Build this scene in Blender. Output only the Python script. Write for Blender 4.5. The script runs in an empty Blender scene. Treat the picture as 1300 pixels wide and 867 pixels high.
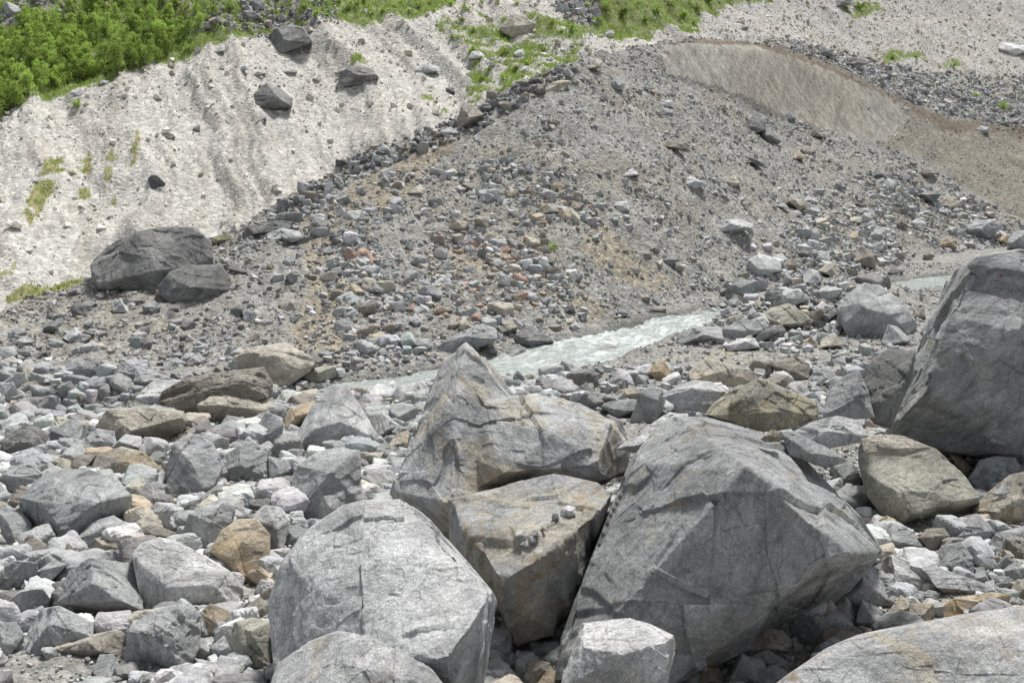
import bpy, bmesh, math, random
import numpy as np
from mathutils import Vector
SEED = 7
rng = np.random.default_rng(SEED)
random.seed(SEED)
scene = bpy.context.scene
COL = scene.collection

# ------------------------------------------------------------------ camera model
CAMZ = 7.0
F = 1394.0                       # focal length in photo pixels (1300 x 867)
PIT = math.radians(10.7)
CP, SP = math.cos(PIT), math.sin(PIT)

def unproj(px, py, d):
    """point at depth d along the view axis"""
    u = (np.asarray(px, float) - 650.0) / F * d
    v = (433.5 - np.asarray(py, float)) / F * d
    return np.stack([u + 0 * v, d * CP + v * SP, CAMZ - d * SP + v * CP], -1)

def proj(P):
    P = np.asarray(P, float)
    x, y, z = P[..., 0], P[..., 1], P[..., 2] - CAMZ
    dep = y * CP - z * SP
    v = y * SP + z * CP
    dep_ = np.maximum(dep, 0.1)
    return 650 + F * x / dep_, 433.5 - F * v / dep_, dep

# ------------------------------------------------------------------ noise
def _h(ix, iy, iz, s):
    n = (ix.astype(np.int64) * 374761393 + iy.astype(np.int64) * 668265263 + iz.astype(np.int64) * 2147483647 + s * 1442695041) & 0xFFFFFFFF
    n = ((n ^ (n >> 13)) * 1274126177) & 0xFFFFFFFF
    n = ((n ^ (n >> 16)) * 2246822519) & 0xFFFFFFFF
    return ((n ^ (n >> 15)) & 0xFFFFFF) / float(0x1000000)

def vnoise(P, s=0):
    i = np.floor(P); f = P - i
    f = f * f * (3 - 2 * f)
    ix, iy, iz = i[:, 0], i[:, 1], i[:, 2]
    out = 0
    for a in (0, 1):
        wa = f[:, 0] if a else 1 - f[:, 0]
        for b in (0, 1):
            wb = f[:, 1] if b else 1 - f[:, 1]
            for c in (0, 1):
                wc = f[:, 2] if c else 1 - f[:, 2]
                out = out + wa * wb * wc * _h(ix + a, iy + b, iz + c, s)
    return out * 2 - 1

def fbm(P, octv=4, s=0, gain=0.5):
    a, t, o = 1.0, 0.0, 0
    for k in range(octv):
        o = o + a * vnoise(P * (2.03 ** k) + 17.3 * k, s + k)
        t += a; a *= gain
    return o / t

def sm01(x, a, b):
    t = np.clip((x - a) / (b - a), 0, 1); return t * t * (3 - 2 * t)

def facet(P, s=0, k=1.0, w=0.9):
    """continuous conchoidal facets: maximum of tilted paraboloids on a jittered grid"""
    i = np.floor(P)
    best = np.full(len(P), -9.0)
    for a in (-1, 0, 1):
        for b in (-1, 0, 1):
            for c in (-1, 0, 1):
                jx, jy, jz = i[:, 0] + a, i[:, 1] + b, i[:, 2] + c
                dx = P[:, 0] - (jx + _h(jx, jy, jz, s)); dy = P[:, 1] - (jy + _h(jx, jy, jz, s + 1)); dz = P[:, 2] - (jz + _h(jx, jy, jz, s + 2))
                g0 = _h(jx, jy, jz, s + 3) - .5; g1 = _h(jx, jy, jz, s + 4) - .5; g2 = _h(jx, jy, jz, s + 5) - .5
                v = k * 2 * (g0 * dx + g1 * dy + g2 * dz) - w * (dx * dx + dy * dy + dz * dz) + .35 * _h(jx, jy, jz, s + 6)
                best = np.maximum(best, v)
    return best

def inpoly(x, y, poly):
    x = np.asarray(x, float); y = np.asarray(y, float)
    r = np.zeros(x.shape, bool)
    n = len(poly)
    for i in range(n):
        x0, y0 = poly[i]; x1, y1 = poly[(i + 1) % n]
        if y0 == y1: continue
        c = ((y0 > y) != (y1 > y)) & (x < (x1 - x0) * (y - y0) / (y1 - y0) + x0)
        r ^= c
    return r

# ------------------------------------------------------------------ helpers
def mesh_np(name, V, Fa, mat=None, smooth=False, col=None, extra_attr=None):
    me = bpy.data.meshes.new(name)
    V = np.asarray(V, np.float32); Fa = np.asarray(Fa, np.int32)
    n, m = Fa.shape
    me.vertices.add(len(V)); me.vertices.foreach_set('co', V.ravel())
    me.loops.add(n * m); me.loops.foreach_set('vertex_index', Fa.ravel())
    me.polygons.add(n)
    me.polygons.foreach_set('loop_start', np.arange(0, n * m, m, dtype=np.int32))
    try: me.polygons.foreach_set('loop_total', np.full(n, m, np.int32))
    except Exception: pass
    me.polygons.foreach_set('use_smooth', np.full(n, smooth, bool))
    if col is not None:
        at = me.attributes.new('Col', 'FLOAT_COLOR', 'POINT')
        c = np.ones((len(V), 4), np.float32); c[:, :col.shape[1]] = col
        at.data.foreach_set('color', c.ravel())
    if extra_attr is not None:
        at = me.attributes.new('scar', 'FLOAT', 'POINT'); at.data.foreach_set('value', extra_attr.astype(np.float32))
    me.update(calc_edges=True)
    if mat: me.materials.append(mat)
    return me

def link(name, me, parent=None, loc=(0, 0, 0)):
    o = bpy.data.objects.new(name, me); COL.objects.link(o); o.location = loc
    if parent: o.parent = parent
    return o

def tag(o, label=None, cat=None, group=None, kind=None):
    if label: o['label'] = label
    if cat: o['category'] = cat
    if group: o['group'] = group
    if kind: o['kind'] = kind
    return o

# ------------------------------------------------------------------ materials
def nodes(mat):
    mat.use_nodes = True
    nt = mat.node_tree
    nt.nodes.clear()
    return nt
def N(nt, typ, **kw):
    n = nt.nodes.new(typ)
    for k, v in kw.items():
        if k.startswith('i_'): n.inputs[k[2:]].default_value = v
        elif k[0] == 'j' and k[1:].isdigit(): n.inputs[int(k[1:])].default_value = v
        else: setattr(n, k, v)
    return n
def ramp(nt, src, stops):
    r = nt.nodes.new('ShaderNodeValToRGB')
    e = r.color_ramp.elements
    while len(e) > 1: e.remove(e[0])
    e[0].position = stops[0][0]; e[0].color = (*stops[0][1], 1) if len(stops[0][1]) == 3 else stops[0][1]
    for p, c in stops[1:]:
        q = e.new(p); q.color = (*c, 1)
    nt.links.new(src, r.inputs[0]); return r.outputs[0]
def mixc(nt, fac, a, b, mode='MIX'):
    m = nt.nodes.new('ShaderNodeMix'); m.data_type = 'RGBA'; m.blend_type = mode
    for s, v in ((m.inputs[0], fac), (m.inputs[6], a), (m.inputs[7], b)):
        if isinstance(v, (int, float)): s.default_value = v
        elif isinstance(v, tuple): s.default_value = (*v, 1) if len(v) == 3 else v
        else: nt.links.new(v, s)
    return m.outputs[2]
def mth(nt, op, a, b=0.0, clamp=False):
    m = nt.nodes.new('ShaderNodeMath'); m.operation = op; m.use_clamp = clamp
    for s, v in ((m.inputs[0], a), (m.inputs[1], b)):
        if isinstance(v, (int, float)): s.default_value = v
        else: nt.links.new(v, s)
    return m.outputs[0]
def noise(nt, vec, scale, detail=5, rough=0.6, dist=0.0):
    n = N(nt, 'ShaderNodeTexNoise'); n.inputs['Scale'].default_value = scale; n.inputs['Detail'].default_value = detail
    n.inputs['Roughness'].default_value = rough; n.inputs['Distortion'].default_value = dist
    nt.links.new(vec, n.inputs['Vector']); return n.outputs['Fac']

def g3(v): return (v, v, v)

def rock_material(name, per_object=True, scale=1.0, bump=1.0):
    mat = bpy.data.materials.new(name); nt = nodes(mat); L = nt.links.new
    if per_object:
        tc = N(nt, 'ShaderNodeTexCoord'); oi = N(nt, 'ShaderNodeObjectInfo')
        add = N(nt, 'ShaderNodeVectorMath', operation='ADD')
        m1 = mth(nt, 'MULTIPLY', oi.outputs['Random'], 57.0)
        L(tc.outputs['Object'], add.inputs[0]); L(m1, add.inputs[1])
        vr = N(nt, 'ShaderNodeVectorRotate', rotation_type='AXIS_ANGLE'); vr.inputs['Axis'].default_value = (.5, .7, .3)
        L(add.outputs[0], vr.inputs['Vector']); L(mth(nt, 'MULTIPLY', oi.outputs['Random'], 37.0), vr.inputs['Angle'])
        vec = vr.outputs[0]; base = oi.outputs['Color']; stain_amt = oi.outputs['Alpha']
    else:
        ge = N(nt, 'ShaderNodeNewGeometry'); vr = N(nt, 'ShaderNodeVectorRotate', rotation_type='AXIS_ANGLE')
        at = N(nt, 'ShaderNodeAttribute', attribute_name='Col')
        sp_ = N(nt, 'ShaderNodeSeparateColor'); L(at.outputs['Color'], sp_.inputs[0])
        L(ge.outputs['Position'], vr.inputs['Vector']); L(mth(nt, 'MULTIPLY', sp_.outputs[0], 60.0), vr.inputs['Angle'])
        vec = vr.outputs[0]; base = at.outputs['Color']; stain_amt = at.outputs['Alpha']
    # foliation: stretched coordinates
    mp = N(nt, 'ShaderNodeMapping'); mp.inputs['Scale'].default_value = (1.0, 1.2, 3.4); L(vec, mp.inputs['Vector'])
    n_big = noise(nt, vec, .9 * scale, 5, .68, .6)
    n_fol = noise(nt, mp.outputs[0], 1.9 * scale, 8, .72, .5)
    mp2 = N(nt, 'ShaderNodeMapping'); mp2.inputs['Scale'].default_value = (1.0, 1.05, 1.5); L(vec, mp2.inputs['Vector'])
    n_fine = noise(nt, mp2.outputs[0], 17 * scale, 6, .86, .1)
    n_grain = noise(nt, vec, 55 * scale, 2, .8)
    n_st = noise(nt, vec, .8 * scale, 4, .65, 1.2)
    c = mixc(nt, 1.0, base, ramp(nt, n_big, [(.3, g3(.6)), (.42, g3(.8)), (.5, g3(1.0)), (.56, g3(1.12)), (.7, g3(1.3))]), 'MULTIPLY')
    c = mixc(nt, .85, c, ramp(nt, n_fol, [(.32, g3(.6)), (.47, g3(.95)), (.56, g3(1.08)), (.7, g3(1.4))]), 'MULTIPLY')
    c = mixc(nt, .7, c, ramp(nt, n_fine, [(.34, g3(.45)), (.45, g3(.88)), (.55, g3(1.1)), (.66, g3(1.6))]), 'MULTIPLY')
    c = mixc(nt, .8, c, ramp(nt, n_grain, [(.35, g3(.7)), (.5, g3(1)), (.68, g3(1.35))]), 'MULTIPLY')
    # ochre staining and lichen where the stone has it
    th = mth(nt, 'SUBTRACT', .74, mth(nt, 'MULTIPLY', stain_amt, .3))
    st = mth(nt, 'MULTIPLY', mth(nt, 'SUBTRACT', n_st, th), 9.0, True)
    st = mth(nt, 'MULTIPLY', st, .6)
    c = mixc(nt, st, c, mixc(nt, 1.0, c, (1.12, .98, .72), 'MULTIPLY'))
    n_rust = noise(nt, vec, 1.7 * scale, 4, .7, .6)
    ru = mth(nt, 'MULTIPLY', mth(nt, 'SUBTRACT', mth(nt, 'MULTIPLY', n_rust, mth(nt, 'ADD', .82, mth(nt, 'MULTIPLY', stain_amt, .3))), .62), 8.0, True)
    c = mixc(nt, mth(nt, 'MULTIPLY', ru, .55), c, (.36, .25, .13))
    # fracture lines
    dv = N(nt, 'ShaderNodeVectorMath', operation='ADD'); L(mp.outputs[0], dv.inputs[0])
    nz = N(nt, 'ShaderNodeTexNoise'); nz.inputs['Scale'].default_value = 1.6 * scale; nz.inputs['Detail'].default_value = 5; L(vec, nz.inputs['Vector'])
    sc = N(nt, 'ShaderNodeVectorMath', operation='SCALE'); sc.inputs['Scale'].default_value = 1.6; L(nz.outputs['Color'], sc.inputs[0]); L(sc.outputs[0], dv.inputs[1])
    vo = N(nt, 'ShaderNodeTexVoronoi', feature='DISTANCE_TO_EDGE'); vo.inputs['Scale'].default_value = 1.1 * scale; L(dv.outputs[0], vo.inputs['Vector'])
    gate = mth(nt, 'GREATER_THAN', n_big, .5)
    crk = ramp(nt, vo.outputs['Distance'], [(0.0, g3(0)), (.02, g3(1))])
    crk2 = mth(nt, 'MAXIMUM', crk, mth(nt, 'SUBTRACT', 1.0, mth(nt, 'MULTIPLY', mth(nt, 'MULTIPLY', mth(nt, 'SUBTRACT', n_big, .47), 9.0, True), 1.0)))
    c = mixc(nt, mth(nt, 'MULTIPLY', mth(nt, 'SUBTRACT', 1.0, crk2), .55), c, mixc(nt, 1.0, c, g3(.25), 'MULTIPLY'))
    hgt = mth(nt, 'ADD', mth(nt, 'MULTIPLY', n_fol, .55), mth(nt, 'MULTIPLY', n_fine, .20))
    for vs_, amp in ((1.5, .55), (4.2, .20)):          # flat fracture facets that meet in crisp steps
        dq = N(nt, 'ShaderNodeVectorMath', operation='ADD'); sq = N(nt, 'ShaderNodeVectorMath', operation='SCALE'); sq.inputs['Scale'].default_value = .35 / vs_ * 1.5
        L(nz.outputs['Color'], sq.inputs[0]); L(vec, dq.inputs[0]); L(sq.outputs[0], dq.inputs[1])
        vf = N(nt, 'ShaderNodeTexVoronoi'); vf.inputs['Scale'].default_value = vs_ * scale; L(dq.outputs[0], vf.inputs['Vector'])
        df = N(nt, 'ShaderNodeVectorMath', operation='SUBTRACT'); L(dq.outputs[0], df.inputs[0]); L(vf.outputs['Position'], df.inputs[1])
        cf = N(nt, 'ShaderNodeVectorMath', operation='SUBTRACT'); L(vf.outputs['Color'], cf.inputs[0]); cf.inputs[1].default_value = (.5, .5, .5)
        dt = N(nt, 'ShaderNodeVectorMath', operation='DOT_PRODUCT'); L(df.outputs[0], dt.inputs[0]); L(cf.outputs[0], dt.inputs[1])
        hgt = mth(nt, 'ADD', hgt, mth(nt, 'MULTIPLY', dt.outputs['Value'], amp * 4.0))
    hgt = mth(nt, 'ADD', hgt, mth(nt, 'MULTIPLY', crk2, .05))
    hgt = mth(nt, 'ADD', hgt, mth(nt, 'MULTIPLY', n_grain, .02))
    bp = N(nt, 'ShaderNodeBump'); bp.inputs['Strength'].default_value = .9; bp.inputs['Distance'].default_value = .16 * bump / scale
    L(hgt, bp.inputs['Height'])
    bs = N(nt, 'ShaderNodeBsdfPrincipled'); bs.inputs['Roughness'].default_value = .82
    bs.inputs['Specular IOR Level'].default_value = .35
    L(c, bs.inputs['Base Color']); L(bp.outputs[0], bs.inputs['Normal'])
    out = N(nt, 'ShaderNodeOutputMaterial'); L(bs.outputs[0], out.inputs[0])
    return mat

def ground_material(name):
    mat = bpy.data.materials.new(name); nt = nodes(mat); L = nt.links.new
    ge = N(nt, 'ShaderNodeNewGeometry'); at = N(nt, 'ShaderNodeAttribute', attribute_name='Col')
    vec = ge.outputs['Position']
    c = at.outputs['Color']
    n1 = noise(nt, vec, .35, 6, .65, .5); n2 = noise(nt, vec, 3.0, 6, .7)
    c = mixc(nt, .8, c, ramp(nt, n1, [(.3, g3(.78)), (.5, g3(1)), (.7, g3(1.2))]), 'MULTIPLY')
    c = mixc(nt, .8, c, ramp(nt, n2, [(.3, g3(.7)), (.5, g3(1)), (.7, g3(1.3))]), 'MULTIPLY')
    sa = N(nt, 'ShaderNodeAttribute', attribute_name='scar'); sca = None
    for ry, sx_, k_ in ((.55, 5.5, 3), (-.35, 3.6, 5), (.15, 9.0, 7)):
        mp = N(nt, 'ShaderNodeMapping'); mp.inputs['Rotation'].default_value = (0, ry, 0); L(vec, mp.inputs['Vector'])
        mq = N(nt, 'ShaderNodeMapping'); mq.inputs['Scale'].default_value = (sx_, .25, .35); mq.inputs['Location'].default_value = (k_, k_, 0); L(mp.outputs[0], mq.inputs['Vector'])
        nn = noise(nt, mq.outputs[0], 1.0, 4, .75, .3)
        c = mixc(nt, mth(nt, 'MULTIPLY', sa.outputs['Fac'], .5), c, ramp(nt, nn, [(.36, g3(.52)), (.47, g3(.95)), (.6, g3(1.15)), (.7, g3(1.3))]), 'MULTIPLY')
        sca = nn if sca is None else mth(nt, 'ADD', sca, nn)
    hs = None
    for s, amt, h in ((5.0, .55, .09), (13.0, .5, .04), (30.0, .35, .02)):
        vo = N(nt, 'ShaderNodeTexVoronoi'); vo.inputs['Scale'].default_value = s; L(vec, vo.inputs['Vector'])
        bw = N(nt, 'ShaderNodeRGBToBW'); L(vo.outputs['Color'], bw.inputs[0])
        sel = ramp(nt, bw.outputs[0], [(0.2, g3(.62)), (.5, g3(1.0)), (.8, g3(1.45))])
        c = mixc(nt, mth(nt, 'MULTIPLY', at.outputs['Alpha'], amt), c, sel, 'MULTIPLY')
        hh = mth(nt, 'MULTIPLY', mth(nt, 'SUBTRACT', .6, vo.outputs['Distance']), h)
        hs = hh if hs is None else mth(nt, 'ADD', hs, hh)
    hs = mth(nt, 'ADD', mth(nt, 'MULTIPLY', hs, at.outputs['Alpha']), mth(nt, 'MULTIPLY', n2, .08))
    hs = mth(nt, 'ADD', hs, mth(nt, 'MULTIPLY', mth(nt, 'MULTIPLY', sca, sa.outputs['Fac']), .12))
    bp = N(nt, 'ShaderNodeBump'); bp.inputs['Strength'].default_value = .8; bp.inputs['Distance'].default_value = 1.0
    L(hs, bp.inputs['Height'])
    bs = N(nt, 'ShaderNodeBsdfPrincipled'); bs.inputs['Roughness'].default_value = .92; bs.inputs['Specular IOR Level'].default_value = .2
    L(c, bs.inputs['Base Color']); L(bp.outputs[0], bs.inputs['Normal'])
    out = N(nt, 'ShaderNodeOutputMaterial'); L(bs.outputs[0], out.inputs[0])
    return mat

def water_material(name, tint=(.29, .325, .30), foam=1.0):
    mat = bpy.data.materials.new(name); nt = nodes(mat); L = nt.links.new
    at = N(nt, 'ShaderNodeAttribute', attribute_name='flow')   # along, across, agitation
    mp = N(nt, 'ShaderNodeMapping'); mp.inputs['Scale'].default_value = (.55, 2.2, 1); L(at.outputs['Vector'], mp.inputs['Vector'])
    sx = N(nt, 'ShaderNodeSeparateXYZ'); L(at.outputs['Vector'], sx.inputs[0])
    n1 = noise(nt, mp.outputs[0], 1.5, 8, .78, 1.2); n2 = noise(nt, mp.outputs[0], 6.0, 6, .75, .8)
    f = mth(nt, 'ADD', mth(nt, 'MULTIPLY', n1, .6), mth(nt, 'MULTIPLY', n2, .4))
    f = mth(nt, 'ADD', f, mth(nt, 'MULTIPLY', mth(nt, 'SUBTRACT', sx.outputs[2], .5), .13))
    fo = mth(nt, 'MULTIPLY', mth(nt, 'MULTIPLY', mth(nt, 'SUBTRACT', f, .508), 9.0, True), foam)
    dark = mixc(nt, 1.0, tint, ramp(nt, n2, [(.3, g3(.75)), (.7, g3(1.15))]), 'MULTIPLY')
    c = mixc(nt, fo, dark, (.52, .55, .535))
    bp = N(nt, 'ShaderNodeBump'); bp.inputs['Strength'].default_value = .8; bp.inputs['Distance'].default_value = .12
    L(f, bp.inputs['Height'])
    bs = N(nt, 'ShaderNodeBsdfPrincipled'); L(c, bs.inputs['Base Color']); L(bp.outputs[0], bs.inputs['Normal'])
    L(mth(nt, 'ADD', .18, mth(nt, 'MULTIPLY', fo, .5)), bs.inputs['Roughness'])
    out = N(nt, 'ShaderNodeOutputMaterial'); L(bs.outputs[0], out.inputs[0])
    return mat

def leaf_material(name, colr, var=.35):
    mat = bpy.data.materials.new(name); nt = nodes(mat); L = nt.links.new
    ge = N(nt, 'ShaderNodeNewGeometry'); oi = N(nt, 'ShaderNodeObjectInfo')
    n1 = noise(nt, ge.outputs['Position'], 1.1, 3, .6)
    f = mth(nt, 'ADD', mth(nt, 'MULTIPLY', n1, .6), mth(nt, 'MULTIPLY', oi.outputs['Random'], .4))
    a = tuple(x * (1 - var) for x in colr); b = tuple(min(1, x * (1 + var)) for x in colr)
    c = ramp(nt, f, [(.3, a), (.7, b)])
    ri = N(nt, 'ShaderNodeNewGeometry')
    c = mixc(nt, .6, c, ramp(nt, ri.outputs['Random Per Island'], [(0, (.65, .7, .5)), (1, (1.35, 1.25, 1.1))]), 'MULTIPLY')
    d = N(nt, 'ShaderNodeBsdfDiffuse'); t = N(nt, 'ShaderNodeBsdfTranslucent'); L(c, d.inputs[0]); L(c, t.inputs[0])
    mx = N(nt, 'ShaderNodeMixShader'); mx.inputs[0].default_value = .35; L(d.outputs[0], mx.inputs[1]); L(t.outputs[0], mx.inputs[2])
    out = N(nt, 'ShaderNodeOutputMaterial'); L(mx.outputs[0], out.inputs[0])
    return mat

M_ROCK = rock_material('boulder_stone')
def rubble_material(name):
    mat = bpy.data.materials.new(name); nt = nodes(mat); L = nt.links.new
    ge = N(nt, 'ShaderNodeNewGeometry'); at = N(nt, 'ShaderNodeAttribute', attribute_name='Col'); vec = ge.outputs['Position']
    n1 = noise(nt, vec, 4.0, 5, .72, .6); n2 = noise(nt, vec, 30, 3, .75)
    c = mixc(nt, .8, at.outputs['Color'], ramp(nt, n1, [(.32, g3(.62)), (.5, g3(1)), (.68, g3(1.4))]), 'MULTIPLY')
    c = mixc(nt, .6, c, ramp(nt, n2, [(.32, g3(.65)), (.5, g3(1)), (.68, g3(1.35))]), 'MULTIPLY')
    bp = N(nt, 'ShaderNodeBump'); bp.inputs['Strength'].default_value = .8; bp.inputs['Distance'].default_value = .07
    L(mth(nt, 'ADD', mth(nt, 'MULTIPLY', n1, .8), mth(nt, 'MULTIPLY', n2, .15)), bp.inputs['Height'])
    bs = N(nt, 'ShaderNodeBsdfPrincipled'); bs.inputs['Roughness'].default_value = .85; bs.inputs['Specular IOR Level'].default_value = .3
    L(c, bs.inputs['Base Color']); L(bp.outputs[0], bs.inputs['Normal']); L(bs.outputs[0], N(nt, 'ShaderNodeOutputMaterial').inputs[0])
    return mat
M_RUB = rubble_material('rubble_stone')
M_GROUND = ground_material('gravel_and_soil')
M_WATER = water_material('glacial_water')
M_POOL = water_material('silty_water', (.33, .29, .20), .15)
M_LEAF = leaf_material('birch_leaves', (.36, .48, .14))
M_GRASS = leaf_material('meadow_grass', (.26, .36, .10))
M_DRY = leaf_material('dry_grass', (.30, .25, .12))
mb = bpy.data.materials.new('birch_bark'); nt_ = nodes(mb)
b_ = N(nt_, 'ShaderNodeBsdfPrincipled'); b_.inputs['Roughness'].default_value = .9
tc_ = N(nt_, 'ShaderNodeTexCoord'); nt_.links.new(ramp(nt_, noise(nt_, tc_.outputs['Object'], 8, 4), [(.3, (.08, .065, .05)), (.7, (.24, .21, .17))]), b_.inputs['Base Color'])
nt_.links.new(b_.outputs[0], N(nt_, 'ShaderNodeOutputMaterial').inputs[0]); M_BARK = mb

# ------------------------------------------------------------------ terrain
# columns: (px, [(py, Y) x nodes]); Y is the forward ground distance
def yz(py, Y):
    """height seen at row py at forward distance Y"""
    t = (433.5 - py) / F
    # v/dep = t ; v = Y*SP + z*CP ; dep = Y*CP - z*SP
    z = (t * Y * CP - Y * SP) / (CP + t * SP)
    return z + CAMZ
def Y0(py):                       # forward distance of the z=0 plane at row py
    t = (433.5 - py) / F
    return -CAMZ * (CP + t * SP) / (t * CP - SP)
TAB = [
 #  px    foot  mid          debris top   crest/lip    far edge    trough(dz)  scree base  scree top   meadow      beyond
 (-700, 560, (505, 27), (470, 31), (455, 33), (450, 35), -.5, (455, 38), (230, 54), (60, 70), (-250, 110)),
 (-150, 545, (500, 29), (452, 33), (438, 35), (434, 37), -.5, (440, 40), (190, 56), (60, 70), (-250, 110)),
 (   0, 530, (465, 32), (415, 36), (402, 38), (400, 40), -.6, (405, 43), (146, 61), (50, 74), (-250, 115)),
 ( 110, 515, (440, 34), (382, 40), (368, 42), (366, 43), -.8, (372, 47), (108, 66), (30, 78), (-250, 120)),
 ( 280, 490, (390, 38), (316, 44), (302, 46), (300, 47), -1.2, (325, 52), (62, 73), (-20, 84), (-250, 120)),
 ( 450, 462, (330, 43), (225, 51), (211, 53), (209, 54), -1.8, (250, 60), (36, 80), (-30, 90), (-250, 120)),
 ( 600, 447, (300, 46), (165, 56), (150, 58), (148, 59), -1.2, (165, 65), (70, 80), (-30, 95), (-250, 125)),
 ( 730, 418, (250, 50), (92, 63), (78, 65), (76, 66), -1.0, (92, 72), (35, 85), (-40, 98), (-250, 130)),
 ( 850, 386, (230, 55), (100, 70), (53, 75), (50, 79), -1.5, (75, 87), (30, 100), (-40, 112), (-250, 145)),
 (1000, 360, (250, 64), (152, 78), (66, 84), (52, 100), -2.0, (75, 108), (10, 124), (-60, 140), (-250, 172)),
 (1130, 340, (258, 69), (178, 80), (118, 87), (82, 112), -2.0, (105, 120), (20, 138), (-60, 154), (-250, 180)),
 (1200, 324, (262, 74), (210, 82), (150, 91), (90, 116), -2.0, (115, 124), (20, 144), (-60, 160), (-250, 182)),
 (1300, 312, (268, 78), (232, 85), (170, 96), (96, 120), -2.0, (120, 128), (20, 148), (-60, 164), (-250, 182)),
 (1500, 308, (262, 80), (225, 87), (170, 98), (100, 122), -2.0, (120, 130), (20, 150), (-60, 165), (-250, 183)),
 (2000, 308, (262, 80), (225, 87), (170, 98), (100, 122), -2.0, (120, 130), (20, 150), (-60, 165), (-250, 183)),
]
NA, NY = 840, 820
AG = np.linspace(-.74, .74, NA)
YMIN, YMAX = 5.0, 185.0
YG = np.exp(np.linspace(math.log(YMIN), math.log(YMAX), NY))
curves = [[] for _ in range(12)]
for row in TAB:
    px, foot = row[0], row[1]
    nds = [(1.0, 0.0), (Y0(foot), 0.0)]
    for q in row[2:6]: nds.append((q[1], yz(q[0], q[1])))
    e, sb = row[5], row[7]
    nds.append(((e[1] + sb[1]) / 2, min(yz(*e), yz(*sb)) + row[6]))
    for q in row[7:11]: nds.append((q[1], yz(q[0], q[1])))
    nds.append((400.0, nds[-1][1] + 60))
    for k, (Y, z) in enumerate(nds):
        dep = Y * CP - (z - CAMZ) * SP
        curves[k].append(((px - 650) / F * dep / Y, Y, z))
Yn = np.zeros((12, NA)); Zn = np.zeros((12, NA))
for k in range(12):
    c = np.array(curves[k])
    Yn[k] = np.interp(AG, c[:, 0], c[:, 1]); Zn[k] = np.interp(AG, c[:, 0], c[:, 2])
    ker = np.hanning(31); ker /= ker.sum()
    for arr in (Yn, Zn):
        arr[k] = np.convolve(np.pad(arr[k], 15, mode='edge'), ker, 'valid')
HG = np.zeros((NA, NY))
for i in range(NA):
    HG[i] = np.interp(YG, Yn[:, i], Zn[:, i])
ker = np.hanning(9); ker /= ker.sum()
HG = np.apply_along_axis(lambda r: np.convolve(np.pad(r, 4, mode='edge'), ker, 'valid'), 1, HG)
A2, Y2 = np.meshgrid(AG, YG, indexing='ij')
X2 = A2 * Y2
# river channel
def ground0(px, py):
    d = unproj(px, py, 1.0) - np.array([0, 0, CAMZ]); t = -CAMZ / d[2]
    return np.array([d[0] * t, d[1] * t])
RIV = [((60, 520), .7), ((250, 517), .8), ((380, 503), .8), ((450, 492), 1.3), ((540, 480), 1.7), ((640, 463), 2.0), ((720, 446), 1.9), ((790, 426), 1.9), ((880, 402), 1.9), ((960, 387), 1.6), ((1060, 373), 1.5), ((1150, 359), 1.7), ((1240, 349), 1.7), ((1400, 338), 1.7), ((1700, 330), 1.7)]
rp = np.array([ground0(*p) for p, w in RIV]); rw = np.array([w for p, w in RIV]) * .46
# resample the centre line
seg = np.r_[0, np.cumsum(np.linalg.norm(np.diff(rp, axis=0), axis=1))]
ts = np.linspace(0, seg[-1], 420)
RC = np.stack([np.interp(ts, seg, rp[:, 0]), np.interp(ts, seg, rp[:, 1])], 1)
for _ in range(2):
    kk = np.hanning(31); kk /= kk.sum()
    RC = np.stack([np.convolve(np.pad(RC[:, c], 15, mode='edge'), kk, 'valid') for c in (0, 1)], 1)
RWd = np.interp(ts, seg, rw) * (1 + .22 * np.sin(ts * .9) + .12 * np.sin(ts * 2.3 + 1))
def riv_dist(x, y):
    x = np.asarray(x, float).ravel(); y = np.asarray(y, float).ravel()
    out = np.full(len(x), 99.0)
    near = (y > 15) & (y < 75)
    idx = np.nonzero(near)[0]
    for c0 in range(0, len(idx), 60000):
        ii = idx[c0:c0 + 60000]
        best = np.full(len(ii), 99.0)
        for j in range(0, len(RC), 3):
            d = np.hypot(x[ii] - RC[j, 0], y[ii] - RC[j, 1]) - RWd[j]
            best = np.minimum(best, d)
        out[ii] = best
    return out
RD = riv_dist(X2, Y2).reshape(X2.shape)
P3 = np.stack([X2.ravel(), Y2.ravel(), HG.ravel()], 1)
sm = lambda a, b, x: (lambda t: t * t * (3 - 2 * t))(np.clip((x - a) / (b - a), 0, 1))
big = fbm(P3 * .12, 4, 3).reshape(X2.shape); med = fbm(P3 * .7, 5, 9, .55).reshape(X2.shape)
fine = fbm(P3 * 3.2, 3, 19, .6).reshape(X2.shape)
footY = Yn[1][:, None]; trY = Yn[6][:, None]
on_mor = sm(0, 4, Y2 - footY) * (1 - sm(-3, 0, Y2 - trY)); on_hill = sm(0, 5, Y2 - trY)
H = HG + (1 - on_mor) * (1 - on_hill) * (.12 * med * sm(4, 9, Y2) + .05 * fine)
H += on_mor * (.55 * big + .38 * med + .09 * fine)
# gullies down the scree
gx = np.stack([X2.ravel() * .55 + 0.2 * Y2.ravel() + 1.6 * big.ravel(), Y2.ravel() * .03, np.zeros(X2.size)], 1)
gul = fbm(gx, 4, 31, .55).reshape(X2.shape)
H += on_hill * (1.15 * gul * (X2 < 15) + .55 * gul * (X2 >= 15) + (.12 + .2 * (X2 > 12)) * med + .05 * fine + .7 * big + .16 * fbm(np.stack([X2.ravel() * 1.5 + .35 * Y2.ravel() + 1.6 * big.ravel(), Y2.ravel() * .04, X2.ravel() * 0], 1), 3, 88, .65).reshape(X2.shape))
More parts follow.
